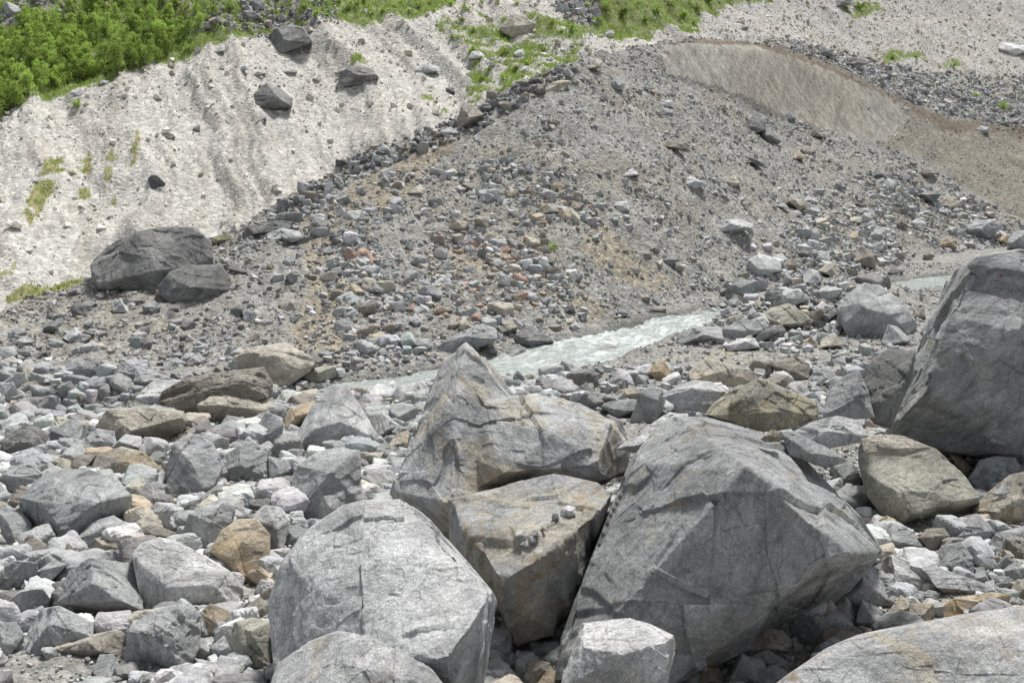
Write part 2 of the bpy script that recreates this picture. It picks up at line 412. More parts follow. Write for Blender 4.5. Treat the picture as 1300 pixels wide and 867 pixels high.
# scratches on the scar face use finer flutes
PXG, PYG, _ = proj(np.stack([X2, Y2, HG], -1))
SCAR = [(838, 58), (900, 50), (960, 56), (1012, 70), (1062, 90), (1112, 114), (1152, 131), (1150, 150), (1125, 181), (1080, 172), (1000, 152), (940, 122), (880, 102), (845, 95)]
_wb = fbm(P3 * 1.1, 4, 63, .6).reshape(X2.shape)
scar_m = inpoly(PXG + 16 * _wb, PYG + 9 * _wb, SCAR) & (Y2 > 55) & (Y2 < 104)
fl = fbm(np.stack([X2.ravel() * 2.3 - 1.3 * Y2.ravel(), Y2.ravel() * .10 + .3 * X2.ravel(), HG.ravel() * .1], 1), 4, 77, .75).reshape(X2.shape)
fl2 = fbm(np.stack([X2.ravel() * 1.6 + 1.5 * Y2.ravel(), Y2.ravel() * .12, HG.ravel() * .1], 1), 4, 78, .75).reshape(X2.shape)
H = np.where(scar_m, HG + .12 * fl + .10 * fl2 + .03 * fine, H)
MG = ((935, 415, .55, 1.4), (985, 405, .85, 1.6), (1040, 396, 1.0, 1.7), (1100, 386, .95, 1.7), (1010, 372, .5, 1.5), (900, 428, .3, 1.2))
for (mx_, my_, mh_, mr_) in MG:                  # low rubble mound on the near bank
    g_ = ground0(mx_, my_); H += mh_ * np.exp(-((X2 - g_[0]) ** 2 / (2 * (mr_ * 1.1) ** 2) + (Y2 - g_[1]) ** 2 / (2 * (mr_ * .8) ** 2)))
H = np.where(RD < 2.2, np.minimum(H, H * sm(.1, 1.4, RD) + (1 - sm(.0, 1.0, RD)) * -.45 + .0), H)
WATER_Z = -.16

def H_at(x, y):
    x = np.asarray(x, float); y = np.asarray(y, float)
    yy = np.clip(y, YMIN, YMAX)
    fa = np.clip((x / np.maximum(y, .5) - AG[0]) / (AG[1] - AG[0]), 0, NA - 1.001)
    fy = np.clip((np.log(yy) - math.log(YMIN)) / (math.log(YMAX) - math.log(YMIN)) * (NY - 1), 0, NY - 1.001)
    ia, iy = fa.astype(int), fy.astype(int); ta, ty = fa - ia, fy - iy
    return (H[ia, iy] * (1 - ta) * (1 - ty) + H[ia + 1, iy] * ta * (1 - ty) + H[ia, iy + 1] * (1 - ta) * ty + H[ia + 1, iy + 1] * ta * ty)

def hit(px, py, ymin=YMIN):
    """first terrain point on the ray through a photo pixel"""
    d = unproj(px, py, 1.0) - np.array([0, 0, CAMZ])
    t = np.exp(np.linspace(math.log(max(ymin, 5.0)), math.log(184), 4000)) / d[1]
    z = CAMZ + d[2] * t
    g = H_at(d[0] * t, d[1] * t)
    k = np.nonzero(z < g)[0]
    if len(k) == 0: return None
    k = k[0]
    return np.array([d[0] * t[k], d[1] * t[k], g[k]])

# ------------------------------------------------------------------ ground colours
wob = lambda s, a: (fbm(P3 * s, 4, 55) * a).reshape(X2.shape)
W1, W2 = wob(.35, 22), wob(.4, 22); W3, W4 = wob(1.6, 8), wob(1.7, 8)
qx, qy = PXG + W1 * .7 + W3, PYG + W2 * .5 + W4
Hill = Y2 > trY
GREEN = [
 [(-900, -900), (640, -900), (580, 0), (540, 30), (490, 26), (400, 34), (330, 48), (240, 62), (215, 72), (180, 88), (130, 101), (60, 118), (20, 140), (-50, 165), (-900, 330)],
 [(560, 35), (600, 25), (760, 38), (730, 60), (735, 80), (700, 100), (660, 112), (612, 134), (600, 122), (595, 90), (580, 60)],
 [(740, -900), (1060, -900), (985, 2), (930, 9), (905, 16), (880, 36), (860, 42), (815, 47), (750, 42)],
]
SMALLG = [
 [(1062, 6), (1110, 0), (1122, 12), (1085, 22)], [(1120, 64), (1150, 62), (1145, 80), (1122, 80)], [(1150, 68), (1175, 66), (1172, 78)],
 [(1195, 82), (1215, 72), (1222, 88), (1200, 90)], [(0, 345), (22, 338), (18, 354), (0, 358)], [(8, 376), (60, 362), (115, 346), (120, 356), (60, 376), (10, 388)],
 [(95, 205), (112, 180), (118, 215), (106, 245), (98, 240)], [(28, 270), (60, 205), (78, 190), (82, 205), (60, 250), (38, 292)], [(130, 215), (140, 185), (144, 200), (136, 222)], [(138, 250), (150, 220), (146, 250), (136, 262)],
 [(163, 208), (175, 168), (178, 178), (170, 205)], [(533, 120), (548, 95), (545, 125)], [(560, 130), (572, 128), (570, 145)], [(440, 72), (455, 68), (465, 82), (445, 84)]]
rock_o = [[(205, 8), (250, -30), (420, -30), (430, 30), (340, 50), (300, 40), (235, 45)], [(690, -20), (760, -20), (765, 35), (720, 30)], [(-60, 62), (60, 30), (125, -12), (50, -12), (-60, 28)]]
green = np.zeros(X2.shape)
for p in GREEN: green = np.maximum(green, inpoly(qx, qy, p) * 1.0)
gn = fbm(P3 * 1.1, 4, 91).reshape(X2.shape)
centre = inpoly(qx, qy, GREEN[1]); green = np.where(centre, green * (gn > -.12), green)
for p in rock_o: green = np.where(inpoly(qx, qy, p), green * (gn > -.02), green)
g2 = np.zeros(X2.shape)
for p in SMALLG: g2 = np.maximum(g2, inpoly(qx * .3 + PXG * .7, qy * .3 + PYG * .7, p) * (gn > -.15))
green *= Hill
GREENMASK = np.maximum(green, g2 * Hill)
c = np.zeros(X2.shape + (4,))
def setc(mask, col, a=1.0):
    m = np.clip(mask, 0, 1)[..., None] if mask.dtype != bool else mask[..., None].astype(float)
    c[...] = c * (1 - m) + np.array([*col, a]) * m
setc(np.ones(X2.shape), (.235, .23, .21))                                   # grey gravel
warm = sm(-.1, .35, fbm(P3 * .22, 4, 44).reshape(X2.shape))
setc(on_mor * warm * .6, (.245, .225, .185))
for p in ([(385, 275), (500, 200), (560, 170), (605, 172), (500, 255), (430, 320), (445, 380), (435, 440), (380, 462), (355, 440), (390, 360)],
          [(735, 305), (760, 275), (850, 345), (850, 372), (790, 355)], [(695, 372), (720, 358), (775, 392), (745, 415)], [(560, 300), (600, 280), (640, 330), (600, 350)]):
    setc(inpoly(qx, qy, p) * .75, (.26, .225, .165))
setc(Hill & (X2 < 12), (.42, .41, .375), .9)
setc(Hill & (X2 >= 12), (.37, .36, .335), .9)
stk = sm(.05, .5, gul) * on_hill
rill = fbm(np.stack([X2.ravel() * 1.5 + .35 * Y2.ravel() + 1.6 * big.ravel(), Y2.ravel() * .04, X2.ravel() * 0], 1), 3, 88, .65).reshape(X2.shape)
setc(sm(.05, .35, rill) * on_hill * .45, (.33, .305, .26), .9)
setc(stk * .2, (.31, .30, .27), .9)
mauve = sm(-.05, .25, fbm(P3 * .3, 3, 71).reshape(X2.shape)) * on_hill
setc(mauve * .3, (.40, .355, .31), .8)
for p in rock_o: setc(inpoly(qx, qy, p) & Hill, (.20, .19, .18), 1)
SOIL = [(1125, 165), (1152, 130), (1200, 150), (1300, 172), (1420, 190), (1420, 330), (1300, 285), (1240, 252), (1170, 205), (1115, 183)]
setc(inpoly(qx, qy, SOIL) & ~Hill, (.195, .178, .145), .9)
setc(scar_m, (.285, .275, .245), .3)
sc_w = sm(-.12, .2, fl); sc_w2 = sm(-.05, .25, fl2)
setc(scar_m * sc_w2 * .5, (.20, .185, .155), .3)
setc(scar_m * sc_w * .4, (.23, .21, .175), .3)
setc(scar_m * (PXG > 930) * (PXG < 1100) * .3, (.29, .25, .19), .3)
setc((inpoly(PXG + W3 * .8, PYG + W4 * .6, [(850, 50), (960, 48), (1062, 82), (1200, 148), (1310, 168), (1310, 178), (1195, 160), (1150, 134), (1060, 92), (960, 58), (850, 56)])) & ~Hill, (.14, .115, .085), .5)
setc(GREENMASK * .92, (.17, .20, .07), .35)
setc((g2 > 0) & Hill & (PYG > 150), (.24, .22, .11), .6)
setc(1 - sm(.1, 1.3, RD + .5 * med), (.12, .12, .108), .8)

Vt = np.stack([X2, Y2, H], -1)
def patch(name, mask_fn, lo, hi):
    """sub-sheet between per-column row limits lo..hi (indices into YG)"""
    return
iY_foot = np.clip(np.searchsorted(YG, Yn[1] + .6), 1, NY - 2); iY_tr = np.clip(np.searchsorted(YG, Yn[6]), 1, NY - 2)
quad_i, quad_j = np.meshgrid(np.arange(NA - 1), np.arange(NY - 1), indexing='ij')
zone = np.where(quad_j < iY_foot[:-1, None], 0, np.where(quad_j < iY_tr[:-1, None], 1, 2))
idx = np.arange(NA * NY).reshape(NA, NY)
for zn, nm in ((0, 'ground'), (1, 'terrain'), (2, 'hill')):
    m = zone == zn
    qi, qj = quad_i[m], quad_j[m]
    fa = np.stack([idx[qi, qj], idx[qi + 1, qj], idx[qi + 1, qj + 1], idx[qi, qj + 1]], 1)
    used, inv = np.unique(fa.ravel(), return_inverse=True)
    me = mesh_np(nm, Vt.reshape(-1, 3)[used], inv.reshape(-1, 4), M_GROUND, True, c.reshape(-1, 4)[used], scar_m.astype(float).ravel()[used] if zn == 1 else None)
    o = link(nm, me)
    tag(o, {'ground': 'grey gravel and silt of the river flat between the boulders', 'terrain': 'long grey moraine ridge of loose rubble with a scooped bare scar',
            'hill': 'pale scree hillside with gullies and a green meadow above'}[nm], kind='structure')
# the ground goes on to the sides and behind the viewer
bm = bmesh.new()
for (x0, x1, y0, y1) in ((-320, 320, -120, 4.9),):
    bm.faces.new([bm.verts.new(p) for p in ((x0, y0, -.05), (x1, y0, -.05), (x1, y1, -.05), (x0, y1, -.05))])
for s in (-1, 1):
    bm.faces.new([bm.verts.new(p) for p in ((s * .735 * 4.9, 4.9, -.06), (s * 320, 4.9, -.06), (s * 320, 185, -.06), (s * .735 * 185, 185, -.06))])
me = bpy.data.meshes.new('riverside_land'); bm.to_mesh(me); bm.free()
at_ = me.attributes.new('Col', 'FLOAT_COLOR', 'POINT'); at_.data.foreach_set('color', np.tile([.235, .235, .225, 1], len(me.vertices)).astype(np.float32))
me.materials.append(M_GROUND); tag(link('land', me), 'flat grey gravel land beyond the river flat', kind='structure')

# ------------------------------------------------------------------ water
def ribbon(name, C, Wd, z, mat, label, nx=26):
    T = np.gradient(C, axis=0); T /= np.linalg.norm(T, axis=1)[:, None]; Nn = np.stack([-T[:, 1], T[:, 0]], 1)
    L_ = np.r_[0, np.cumsum(np.linalg.norm(np.diff(C, axis=0), axis=1))]
    s = np.linspace(-1, 1, nx)
    V = np.zeros((len(C), nx, 3)); FL = np.zeros((len(C), nx, 3))
    for j, q in enumerate(s):
        V[:, j, :2] = C + Nn * (q * (Wd + .9))[:, None]
        FL[:, j, 0] = L_; FL[:, j, 1] = q * Wd
    P = V.reshape(-1, 3)
    k0 = int(np.argmin(np.hypot(*(C - ground0(800, 422)).T))); ag = .1 + .75 * np.exp(-((L_ - L_[k0]) / 8.0) ** 2)
    FL[:, :, 2] = ag[:, None]
    w = fbm(np.stack([FL[..., 0].ravel() * .8, FL[..., 1].ravel() * 1.6, P[:, 0] * 0], 1), 4, 5, .6).reshape(V.shape[:2])
    V[:, :, 2] = z + w * .22 * (.3 + FL[:, :, 2])
    n0, n1 = V.shape[:2]; id_ = np.arange(n0 * n1).reshape(n0, n1)
    fa = np.stack([id_[:-1, :-1], id_[1:, :-1], id_[1:, 1:], id_[:-1, 1:]], -1).reshape(-1, 4)
    me = mesh_np(name, V.reshape(-1, 3), fa, mat, True)
    a = me.attributes.new('flow', 'FLOAT_VECTOR', 'POINT'); a.data.foreach_set('vector', FL.reshape(-1, 3).astype(np.float32).ravel())
    o = link(name, me); tag(o, label, kind='structure'); return o
ribbon('river', RC, RWd, WATER_Z, M_WATER, 'milky green glacial stream breaking white over stones')

def pool(name, pts, z, mat, label):
    g = np.array([ground0(*p) for p in pts]); ctr = g.mean(0)
    n = 48; ang = np.linspace(0, 2 * math.pi, n, endpoint=False)
    pa = np.arctan2(g[:, 1] - ctr[1], g[:, 0] - ctr[0]); pr = np.hypot(g[:, 1] - ctr[1], g[:, 0] - ctr[0])
    o_ = np.argsort(pa); pa, pr = pa[o_], pr[o_]
    rr = np.interp(ang, np.r_[pa - 2 * math.pi, pa, pa + 2 * math.pi] , np.r_[pr, pr, pr]) if False else np.interp((ang + math.pi) % (2 * math.pi) - math.pi, np.r_[pa[-1] - 2 * math.pi, pa, pa[0] + 2 * math.pi], np.r_[pr[-1], pr, pr[0]])
    V = [(ctr[0], ctr[1], z)] + [(ctr[0] + r * math.cos(a), ctr[1] + r * math.sin(a), z) for a, r in zip(ang, rr)]
    me = bpy.data.meshes.new(name); me.from_pydata(V, [], [(0, 1 + k, 1 + (k + 1) % n) for k in range(n)]); me.materials.append(mat)
    a = me.attributes.new('flow', 'FLOAT_VECTOR', 'POINT'); a.data.foreach_set('vector', np.array(V, np.float32).ravel())
    tag(link(name, me), label, kind='structure')
pool('water', [(855, 470), (880, 445), (930, 443), (965, 447), (960, 455), (900, 458)], -.01, M_POOL, 'shallow yellowish puddle among the grey rocks')
pool('water', [(285, 548), (300, 533), (345, 531), (350, 545), (310, 556)], -.01, M_POOL, 'small clear pool under the tan foliated rock')

# ------------------------------------------------------------------ rock maker
ICO = {}
def ico(n):
    if n not in ICO:
        bm = bmesh.new(); bmesh.ops.create_icosphere(bm, subdivisions=n, radius=1.0)
        V = np.array([v.co[:] for v in bm.verts]); Fa = np.array([[v.index for v in f.verts] for f in bm.faces]); bm.free()
        ICO[n] = (V / np.linalg.norm(V, axis=1)[:, None], Fa)
    return ICO[n]

def hull_planes(pts):
    bm = bmesh.new()
    for p in pts: bm.verts.new(p)
    bmesh.ops.convex_hull(bm, input=bm.verts)
    bm.normal_update()
    ctr = np.mean(pts, axis=0); out = []
    for f in bm.faces:
        n = np.array(f.normal); p = np.array(f.verts[0].co)
        if f.calc_area() < 1e-6: continue
        if n @ (p - ctr) < 0: n = -n
        q = np.r_[n, n @ p]
        if not any(np.abs(q[:3] - o[:3]).max() < .03 for o in out): out.append(q)
    bm.free(); return np.array(out)

def normals_of(V, Fa):
    a, b, d = V[Fa[:, 0]], V[Fa[:, 1]], V[Fa[:, 2]]
    fn = np.cross(b - a, d - a); n = np.zeros_like(V)
    for k in range(3):
        for ax in range(3): n[:, ax] += np.bincount(Fa[:, k], fn[:, ax], len(V))
    return n / np.maximum(np.linalg.norm(n, axis=1), 1e-9)[:, None]

def hull2d(P):
    P = sorted(set((float(a), float(b)) for a, b in P))
    def half(Q):
        o = []
        for p in Q:
            while len(o) > 1 and (o[-1][0] - o[-2][0]) * (p[1] - o[-2][1]) - (o[-1][1] - o[-2][1]) * (p[0] - o[-2][0]) <= 0: o.pop()
            o.append(p)
        return o[:-1]
    return half(P) + half(P[::-1])

def block_planes(ol, rd, dep, s, thick, K, rs):
    """half-spaces of a block: walls seen edge-on from the outline, a few big fracture faces in front, rough back"""
    hv = hull2d([q[:2] for q in ol]); cam_ = np.array([0, 0, CAMZ])
    cx, cy = np.mean([q[0] for q in hv]), np.mean([q[1] for q in hv])
    C0 = unproj(cx, cy, dep(cy) + .12 * s); pl = []
    def add(n, D):
        n = n / np.linalg.norm(n)
        pl.append(np.r_[n, D])
    for a, b in zip(hv, hv[1:] + hv[:1]):
        da, db = unproj(*a, 1.0) - cam_, unproj(*b, 1.0) - cam_
        n = np.cross(da, db); n /= np.linalg.norm(n)
        if n @ (C0 - cam_) > 0: n = -n
        pl.append(np.r_[n, n @ cam_])
    cor = list(hv)
    while len(cor) > K:
        ar = [abs((cor[k][0] - cor[k - 1][0]) * (cor[(k + 1) % len(cor)][1] - cor[k - 1][1]) - (cor[k][1] - cor[k - 1][1]) * (cor[(k + 1) % len(cor)][0] - cor[k - 1][0])) for k in range(len(cor))]
        cor.pop(int(np.argmin(ar)))
    cp = [unproj(q[0], q[1], dep(q[1]) + s * rs.uniform(-.06, .10)) for q in cor]
    rp_ = [unproj(q[0], q[1], dep(q[1]) - (q[2] if len(q) > 2 else .25) * s) for q in rd]
    far = [unproj(cx, cy, dep(cy) + 3 * s)]
    H_ = np.array(cp + rp_ + far)
    for q in hull_planes(H_):
        n = q[:3]
        if n @ (C0 - cam_) < 0 and abs(n @ far[0] - q[3]) > .2 * s:      # faces the viewer
            D = max(q[3], max(n @ p for p in rp_), n @ C0 + .2 * s)
            pl.append(np.r_[n, D])
    for k in range(4):
        m = rs.normal(size=3) * .45; m += (C0 - cam_) / np.linalg.norm(C0 - cam_); m[2] += .05 * k; m /= np.linalg.norm(m)
        pl.append(np.r_[m, m @ C0 + s * thick * rs.uniform(.75, 1.1)])
    return C0, np.array(pl)

def make_rock(hulls, ctr, s0, sub, seed, rough=1.0, p=240, chips=1.0, nwall=0):
    """solid from one or more sets of half-spaces, chipped and weathered"""
    D, Fa = ico(sub); dirs = D
    def radial(dirs):
        r = np.zeros(len(dirs))
        for pl in hulls:
            n = pl[:, :3]; d = pl[:, 3] - n @ ctr; nd = dirs @ n.T
            if (d > 0).all():
                q = np.maximum(nd, 0) / d
                mx = np.maximum(q.max(1), 1e-6)
                rr = 1.0 / (mx * (((q / mx[:, None]) ** p).sum(1)) ** (1.0 / p))
            else:
                with np.errstate(divide='ignore', invalid='ignore'): t = d / nd
                ex = np.where(nd > 1e-6, t, 1e9).min(1); en = np.where(nd < -1e-6, t, -1e9).max(1)
                rr = np.where(ex > np.maximum(en, 0), ex, 0)
            r = np.maximum(r, np.minimum(rr, 3 * s0))
        return r
    r = radial(dirs); B = dirs * r[:, None]; ext = B.max(0) - B.min(0)
    dirs = D * (ext / ext.max()) ** .7; dirs /= np.linalg.norm(dirs, axis=1)[:, None]
    r = radial(dirs); size = float(np.cbrt(ext.prod())) * .9
    if sub >= 5:                              # spread the vertices evenly over the block before chipping it
        V = dirs * r[:, None]; E = np.concatenate([Fa[:, [0, 1]], Fa[:, [1, 2]], Fa[:, [2, 0]]]); cnt = np.bincount(E[:, 0], minlength=len(V))[:, None]
        for rnd in range(2 if sub >= 7 else 1):
            for it in range(10):
                V = .3 * V + .7 * np.stack([np.bincount(E[:, 0], V[E[:, 1], k], len(V)) for k in range(3)], 1) / cnt
            dirs = V / np.maximum(np.linalg.norm(V, axis=1), 1e-6)[:, None]
            r = radial(dirs); V = dirs * r[:, None]
    rs = np.random.default_rng(seed)
    # flat fracture planes that shave corners and edges
    for k in range(int(9 * chips) + (14 if sub >= 7 else 3)):
        m = rs.normal(size=3); m /= np.linalg.norm(m)
        md = dirs @ m; sup = (md * r).max()
        r = np.minimum(r, np.where(md > 1e-3, sup * rs.uniform(.955 if sub >= 7 else .925, .995) / np.maximum(md, 1e-3), 1e9))
    V = ctr + dirs * r[:, None]
    nrm = normals_of(V, Fa)
    q = V / size + seed * 3.17
    ax = rs.normal(size=3); ax[2] += .8; ax /= np.linalg.norm(ax)
    u = np.cross(ax, [.3, .9, .2]); u /= np.linalg.norm(u); w = np.cross(ax, u)
    Q = np.stack([q @ u, q @ w, q @ ax], 1)
    qs = Q * np.array([1.0, 1.0, 2.6])
    mask = sm01(vnoise(q * 1.7, seed + 3), -.1, .5)
    d = chips * (-.044 * facet(qs * 1.5, seed, 1.0, .3) + .032 * facet(qs * 2.9 + 3, seed + 5, 1.1, .35))
    t = fbm(Q * np.array([1.6, 1.6, 5.0]), 3, seed + 11) * 7 + .45 * fbm(q * 13, 3, seed + 12)
    d += rough * .006 * mask * (np.floor(t) + sm01(t - np.floor(t), .0, .35)) * .5
    d += rough * .008 * fbm(q * 5, 4, seed + 1, .62)
    if sub >= 6:
        qw = q + .10 * np.stack([vnoise(q * 4, seed + 31), vnoise(q * 4, seed + 32), vnoise(q * 4, seed + 33)], 1)
        d += rough * .017 * facet(qw * 6.5, seed + 9, 1.3, .35)
    if sub >= 7:
        d += rough * .006 * facet(qw * 15, seed + 19, 1.3, .35)
        d += rough * .005 * fbm(q * 34, 4, seed + 7, .7)
    V = V + nrm * ((d - d.mean()) * size * min(1.0, (1.0 / size) ** .35))[:, None]
    if len(hulls) == 1:                       # chips never swell far past the outer walls
        for w_ in hulls[0][:nwall]:
            ex = V @ w_[:3] - w_[3]
            V = V - np.maximum(ex, 0)[:, None] * w_[:3] * .85
    return V, Fa

TONE = {'g': (.325, .33, .325), 'l': (.44, .443, .435), 'w': (.54, .538, .525), 'd': (.20, .198, .19), 'k': (.115, .115, .115), 'b': (.32, .33, .325),
        'o': (.38, .325, .245), 't': (.40, .37, .31), 'n': (.245, .225, .19), 'e': (.335, .33, .275), 'r': (.33, .235, .185), 'm': (.18, .185, .11)}
STAIN = {'g': .25, 'l': .25, 'w': .15, 'd': .2, 'k': .1, 'b': .1, 'o': .9, 't': .6, 'n': .5, 'e': .6, 'r': .6, 'm': .3}
TILES = {'U1': (0, 0, 2.955), 'U2': (430, 0, 2.955), 'U3': (860, 0, 2.955), 'M1': (0, 280, 2.955), 'M2': (430, 280, 2.955), 'M3': (860, 280, 2.955),
         'L1': (0, 570, 2.918), 'L2': (430, 570, 2.918), 'L3': (860, 570, 2.918), 'G': (0, 0, 1.0)}
def pts_of(tile, s):
    ox, oy, k = TILES[tile]
    out = []
    for q in s.split():
        v = [float(a) for a in q.split(',')]
        out.append([ox + v[0] / k, oy + v[1] / k] + v[2:])
    return out

from mathutils.bvhtree import BVHTree
SURF = {}
def ray_on(key, dv):
    V, Fa = SURF[key]
    if not isinstance(V, BVHTree): SURF[key] = (BVHTree.FromPolygons(V.tolist(), Fa.tolist()), None)
    h = SURF[key][0].ray_cast(Vector((0, 0, CAMZ)), Vector(dv))
    return h[3] / float(np.linalg.norm(dv)) if h[0] is not None else None
OUT = []      # outlines already built: (poly, near depth)
ROCKS = []    # (px, py, size_px, short landmark) for naming what lies beside
rock_no = 0
def R(tile, outline, tone, label, ridge='', base=None, lean=.55, thick=.85, bulge=.22, extra=None, rough=1.0, chips=1.0, sub=None, stain=None, depth=None, p=240, name=None, on=None, K=None, reseed=0):
    global rock_no
    rock_no += 1
    seed = 100 + rock_no + reseed
    rs = np.random.default_rng(seed)
    ol = pts_of(tile, outline); xs = np.array([q[0] for q in ol]); ys = np.array([q[1] for q in ol])
    yb = base if base is not None else ys.max(); cx = xs[ys > ys.max() - .35 * (ys.max() - ys.min())].mean()
    if on:
        dv = unproj(cx, yb - 1, 1.0) - np.array([0, 0, CAMZ]); t_on = ray_on(on, dv)
        if t_on: depth = t_on - .05
    if depth is None:
        hp = hit(np.clip(cx, -250, 1550), yb)
        dg = hp[1] * CP - (hp[2] - CAMZ) * SP if hp is not None else 60
        if dg > 34:
            for xx in (xs.min() * .8 + xs.max() * .2, xs.min() * .2 + xs.max() * .8):
                h2 = hit(xx, yb); 
                if h2 is not None: dg = min(dg, max(dg - (1.3 if dg > 58 else .35), h2[1] * CP - (h2[2] - CAMZ) * SP))
    else: dg = depth
    w = (xs.max() - xs.min()) / F * dg; h = (ys.max() - ys.min()) / F * dg
    s = math.sqrt(w * h)
    def dep(py): return dg + .15 * s + max(0, (yb - py)) / F * dg * lean
    rd = pts_of(tile, ridge) if ridge else []
    if not rd:
        cxx, cyy = xs.mean(), ys.mean()
        for k in range(1 + (rs.uniform() < .6)):
            rd.append([cxx + rs.uniform(-.24, .24) * (xs.max() - xs.min()), cyy + rs.uniform(-.22, .22) * (ys.max() - ys.min()), bulge * rs.uniform(.9, 1.5)])
    K = int(rs.integers(3, 6)) if K is None else K
    C0, pl = block_planes(ol, rd, dep, s, thick, K, rs)
    hulls = [pl]
    for ex in (extra or []):
        eo, er = (pts_of(tile, v) for v in ex)
        hulls.append(block_planes(eo, er, dep, s, thick, 5, rs)[1])
    px_size = max(xs.max() - xs.min(), ys.max() - ys.min())
    if sub is None: sub = 4 if px_size < 22 else 5 if px_size < 50 else 6 if px_size < 120 else 7 if px_size < 250 else 8
    V, Fa = make_rock(hulls, C0, s, sub, seed, rough, p, chips, len(hull2d([q[:2] for q in ol])))
    loc = np.array([C0[0], C0[1], V[:, 2].min()])
    nm = name or ('boulder' if w > 1.1 else 'rock' if w > .35 else 'stone')
    if px_size > 130: SURF[label] = (V, Fa)
    me = mesh_np(nm, V - loc, Fa, M_ROCK, px_size >= 22)
    o = link(nm, me, loc=loc)
    t = np.array(TONE[tone]) * rs.uniform(.92, 1.08)
    o.color = (*t, STAIN[tone] if stain is None else stain)
    tag(o, label, 'boulder' if nm == 'boulder' else 'rock')
    OUT.append(([(a, b) for a, b in zip(xs, ys)], dg + .5 * s))
    ROCKS.append((xs.mean(), ys.mean(), px_size, label))
    return o

# ---- the great boulders in the middle of the foreground
R('G', '592,436 622,470 650,505 668,560 665,620 640,650 575,700 560,700 520,660 500,625 512,590 530,555 545,500 565,460', 'g',
  'tall olive-grey pinnacle boulder with a pointed top split by the stream behind', ridge='578,500,.14 572,640,.34', lean=.35, thick=.9, base=735,
  extra=[('560,560 600,500 650,512 700,506 742,520 780,535 796,570 792,600 770,612 700,610 620,640 570,640', '700,550,.2 640,600,.3 760,590,.15')], K=5, stain=.8, chips=.75, rough=1.2, depth=17.2, reseed=310)
R('L2', '405,190 560,180 640,140 700,110 800,92 960,125 1012,170 985,260 960,330 900,480 860,600 800,700 650,750 625,600 560,500 420,430', 'g',
  'hollow-topped brown boulder carrying a small cluster of pebbles above its dark face', ridge='600,490,.42 760,395,.46 960,235,.22', K=5, lean=1.0, thick=1.1, base=760, stain=.95, chips=1.5, rough=1.4, depth=14.6)
R('G', '858,529 905,532 950,545 1003,565 1050,612 1092,655 1120,700 1085,742 1062,770 1000,800 930,835 850,872 705,862 712,810 740,735 775,655 800,585 830,545', 'g',
  'greatest foreground boulder, broad sloping back and shadowed overhanging front', ridge='948,592,.50 1076,706,.40 862,640,.30', K=6, reseed=900, lean=.8, thick=1.0, stain=.55, chips=1.15, rough=1.4, depth=12.9)
R('G', '340,765 358,712 400,665 440,640 490,630 520,636 538,650 560,690 600,720 625,750 643,790 642,835 600,885 450,900 350,860', 'l',
  'whitish foreground boulder with a stepped ledge below its smooth top', ridge='432,755,.22 620,758,.40 560,850,.52', K=6, reseed=500, lean=.62, thick=1.0, stain=.15, chips=1.2, rough=1.2, depth=11.4)
R('L2', '820,860 860,740 905,645 940,660 1000,672 1080,625 1160,650 1240,690 1250,740 1252,830 1180,900 830,900', 'w',
  'pale snapped block with an olive broken face at the foot of the greatest boulder', ridge='1045,755,.46 1225,712,.24 900,730,.22', K=5, lean=.55, depth=11.2, stain=.5, chips=.8)
R('G', '1124,555 1130,505 1150,455 1168,425 1180,385 1202,350 1240,326 1300,317 1390,330 1430,420 1430,560 1320,590 1200,575', 'g',
  'towering grey wall boulder with a red paint spot near its summit', ridge='1205,400,.16 1175,500,.2 1290,420,.26', K=5, lean=.12, thick=.9, stain=.5, chips=1.3, rough=1.3, depth=21.5)
R('G', '985,867 1050,822 1090,805 1135,810 1185,792 1230,778 1255,779 1300,768 1390,760 1440,900 1400,960 1050,960 960,900', 'l',
  'broad low tan-grey slab cut by the lower corner of the view', ridge='1110,850,.10 1220,830,.12 1300,830,.14', lean=1.3, thick=1.2, depth=9.4, stain=.95, chips=.5, rough=1.2)
R('G', '338,880 352,842 385,816 430,800 470,808 500,820 545,845 580,890 480,930 360,925', 'l', 'foliated pale slab lying under the whitish ledge boulder at the bottom edge', ridge='430,850,.15', lean=1.0, depth=10.2, stain=.5, chips=.7)
R('L3', '670,50 672,-10 700,-40 800,-40 880,-30 960,0 1060,90 1120,180 1100,230 1040,290 980,312 900,322 850,312 760,250 700,170', 'e',
  'smooth buff-grey boulder marked by a single rust streak', ridge='800,150,.24 960,160,.22 700,100,.16 1000,200,.2 850,250,.2', stain=.5, chips=.7)
R('G', '365,632 378,590 404,572 435,567 457,572 460,640 440,662 410,668 372,655', 'g', 'dark-veined upright grey boulder between the pinnacle and the square pale block', ridge='420,600,.22', stain=.15)
R('G', '372,575 380,545 397,513 418,490 440,488 462,522 484,560 440,566 395,574', 'l', 'square-shouldered pale block with a peaked top above the veined boulder', ridge='400,545,.25 432,535,.22', stain=.1, chips=.7)
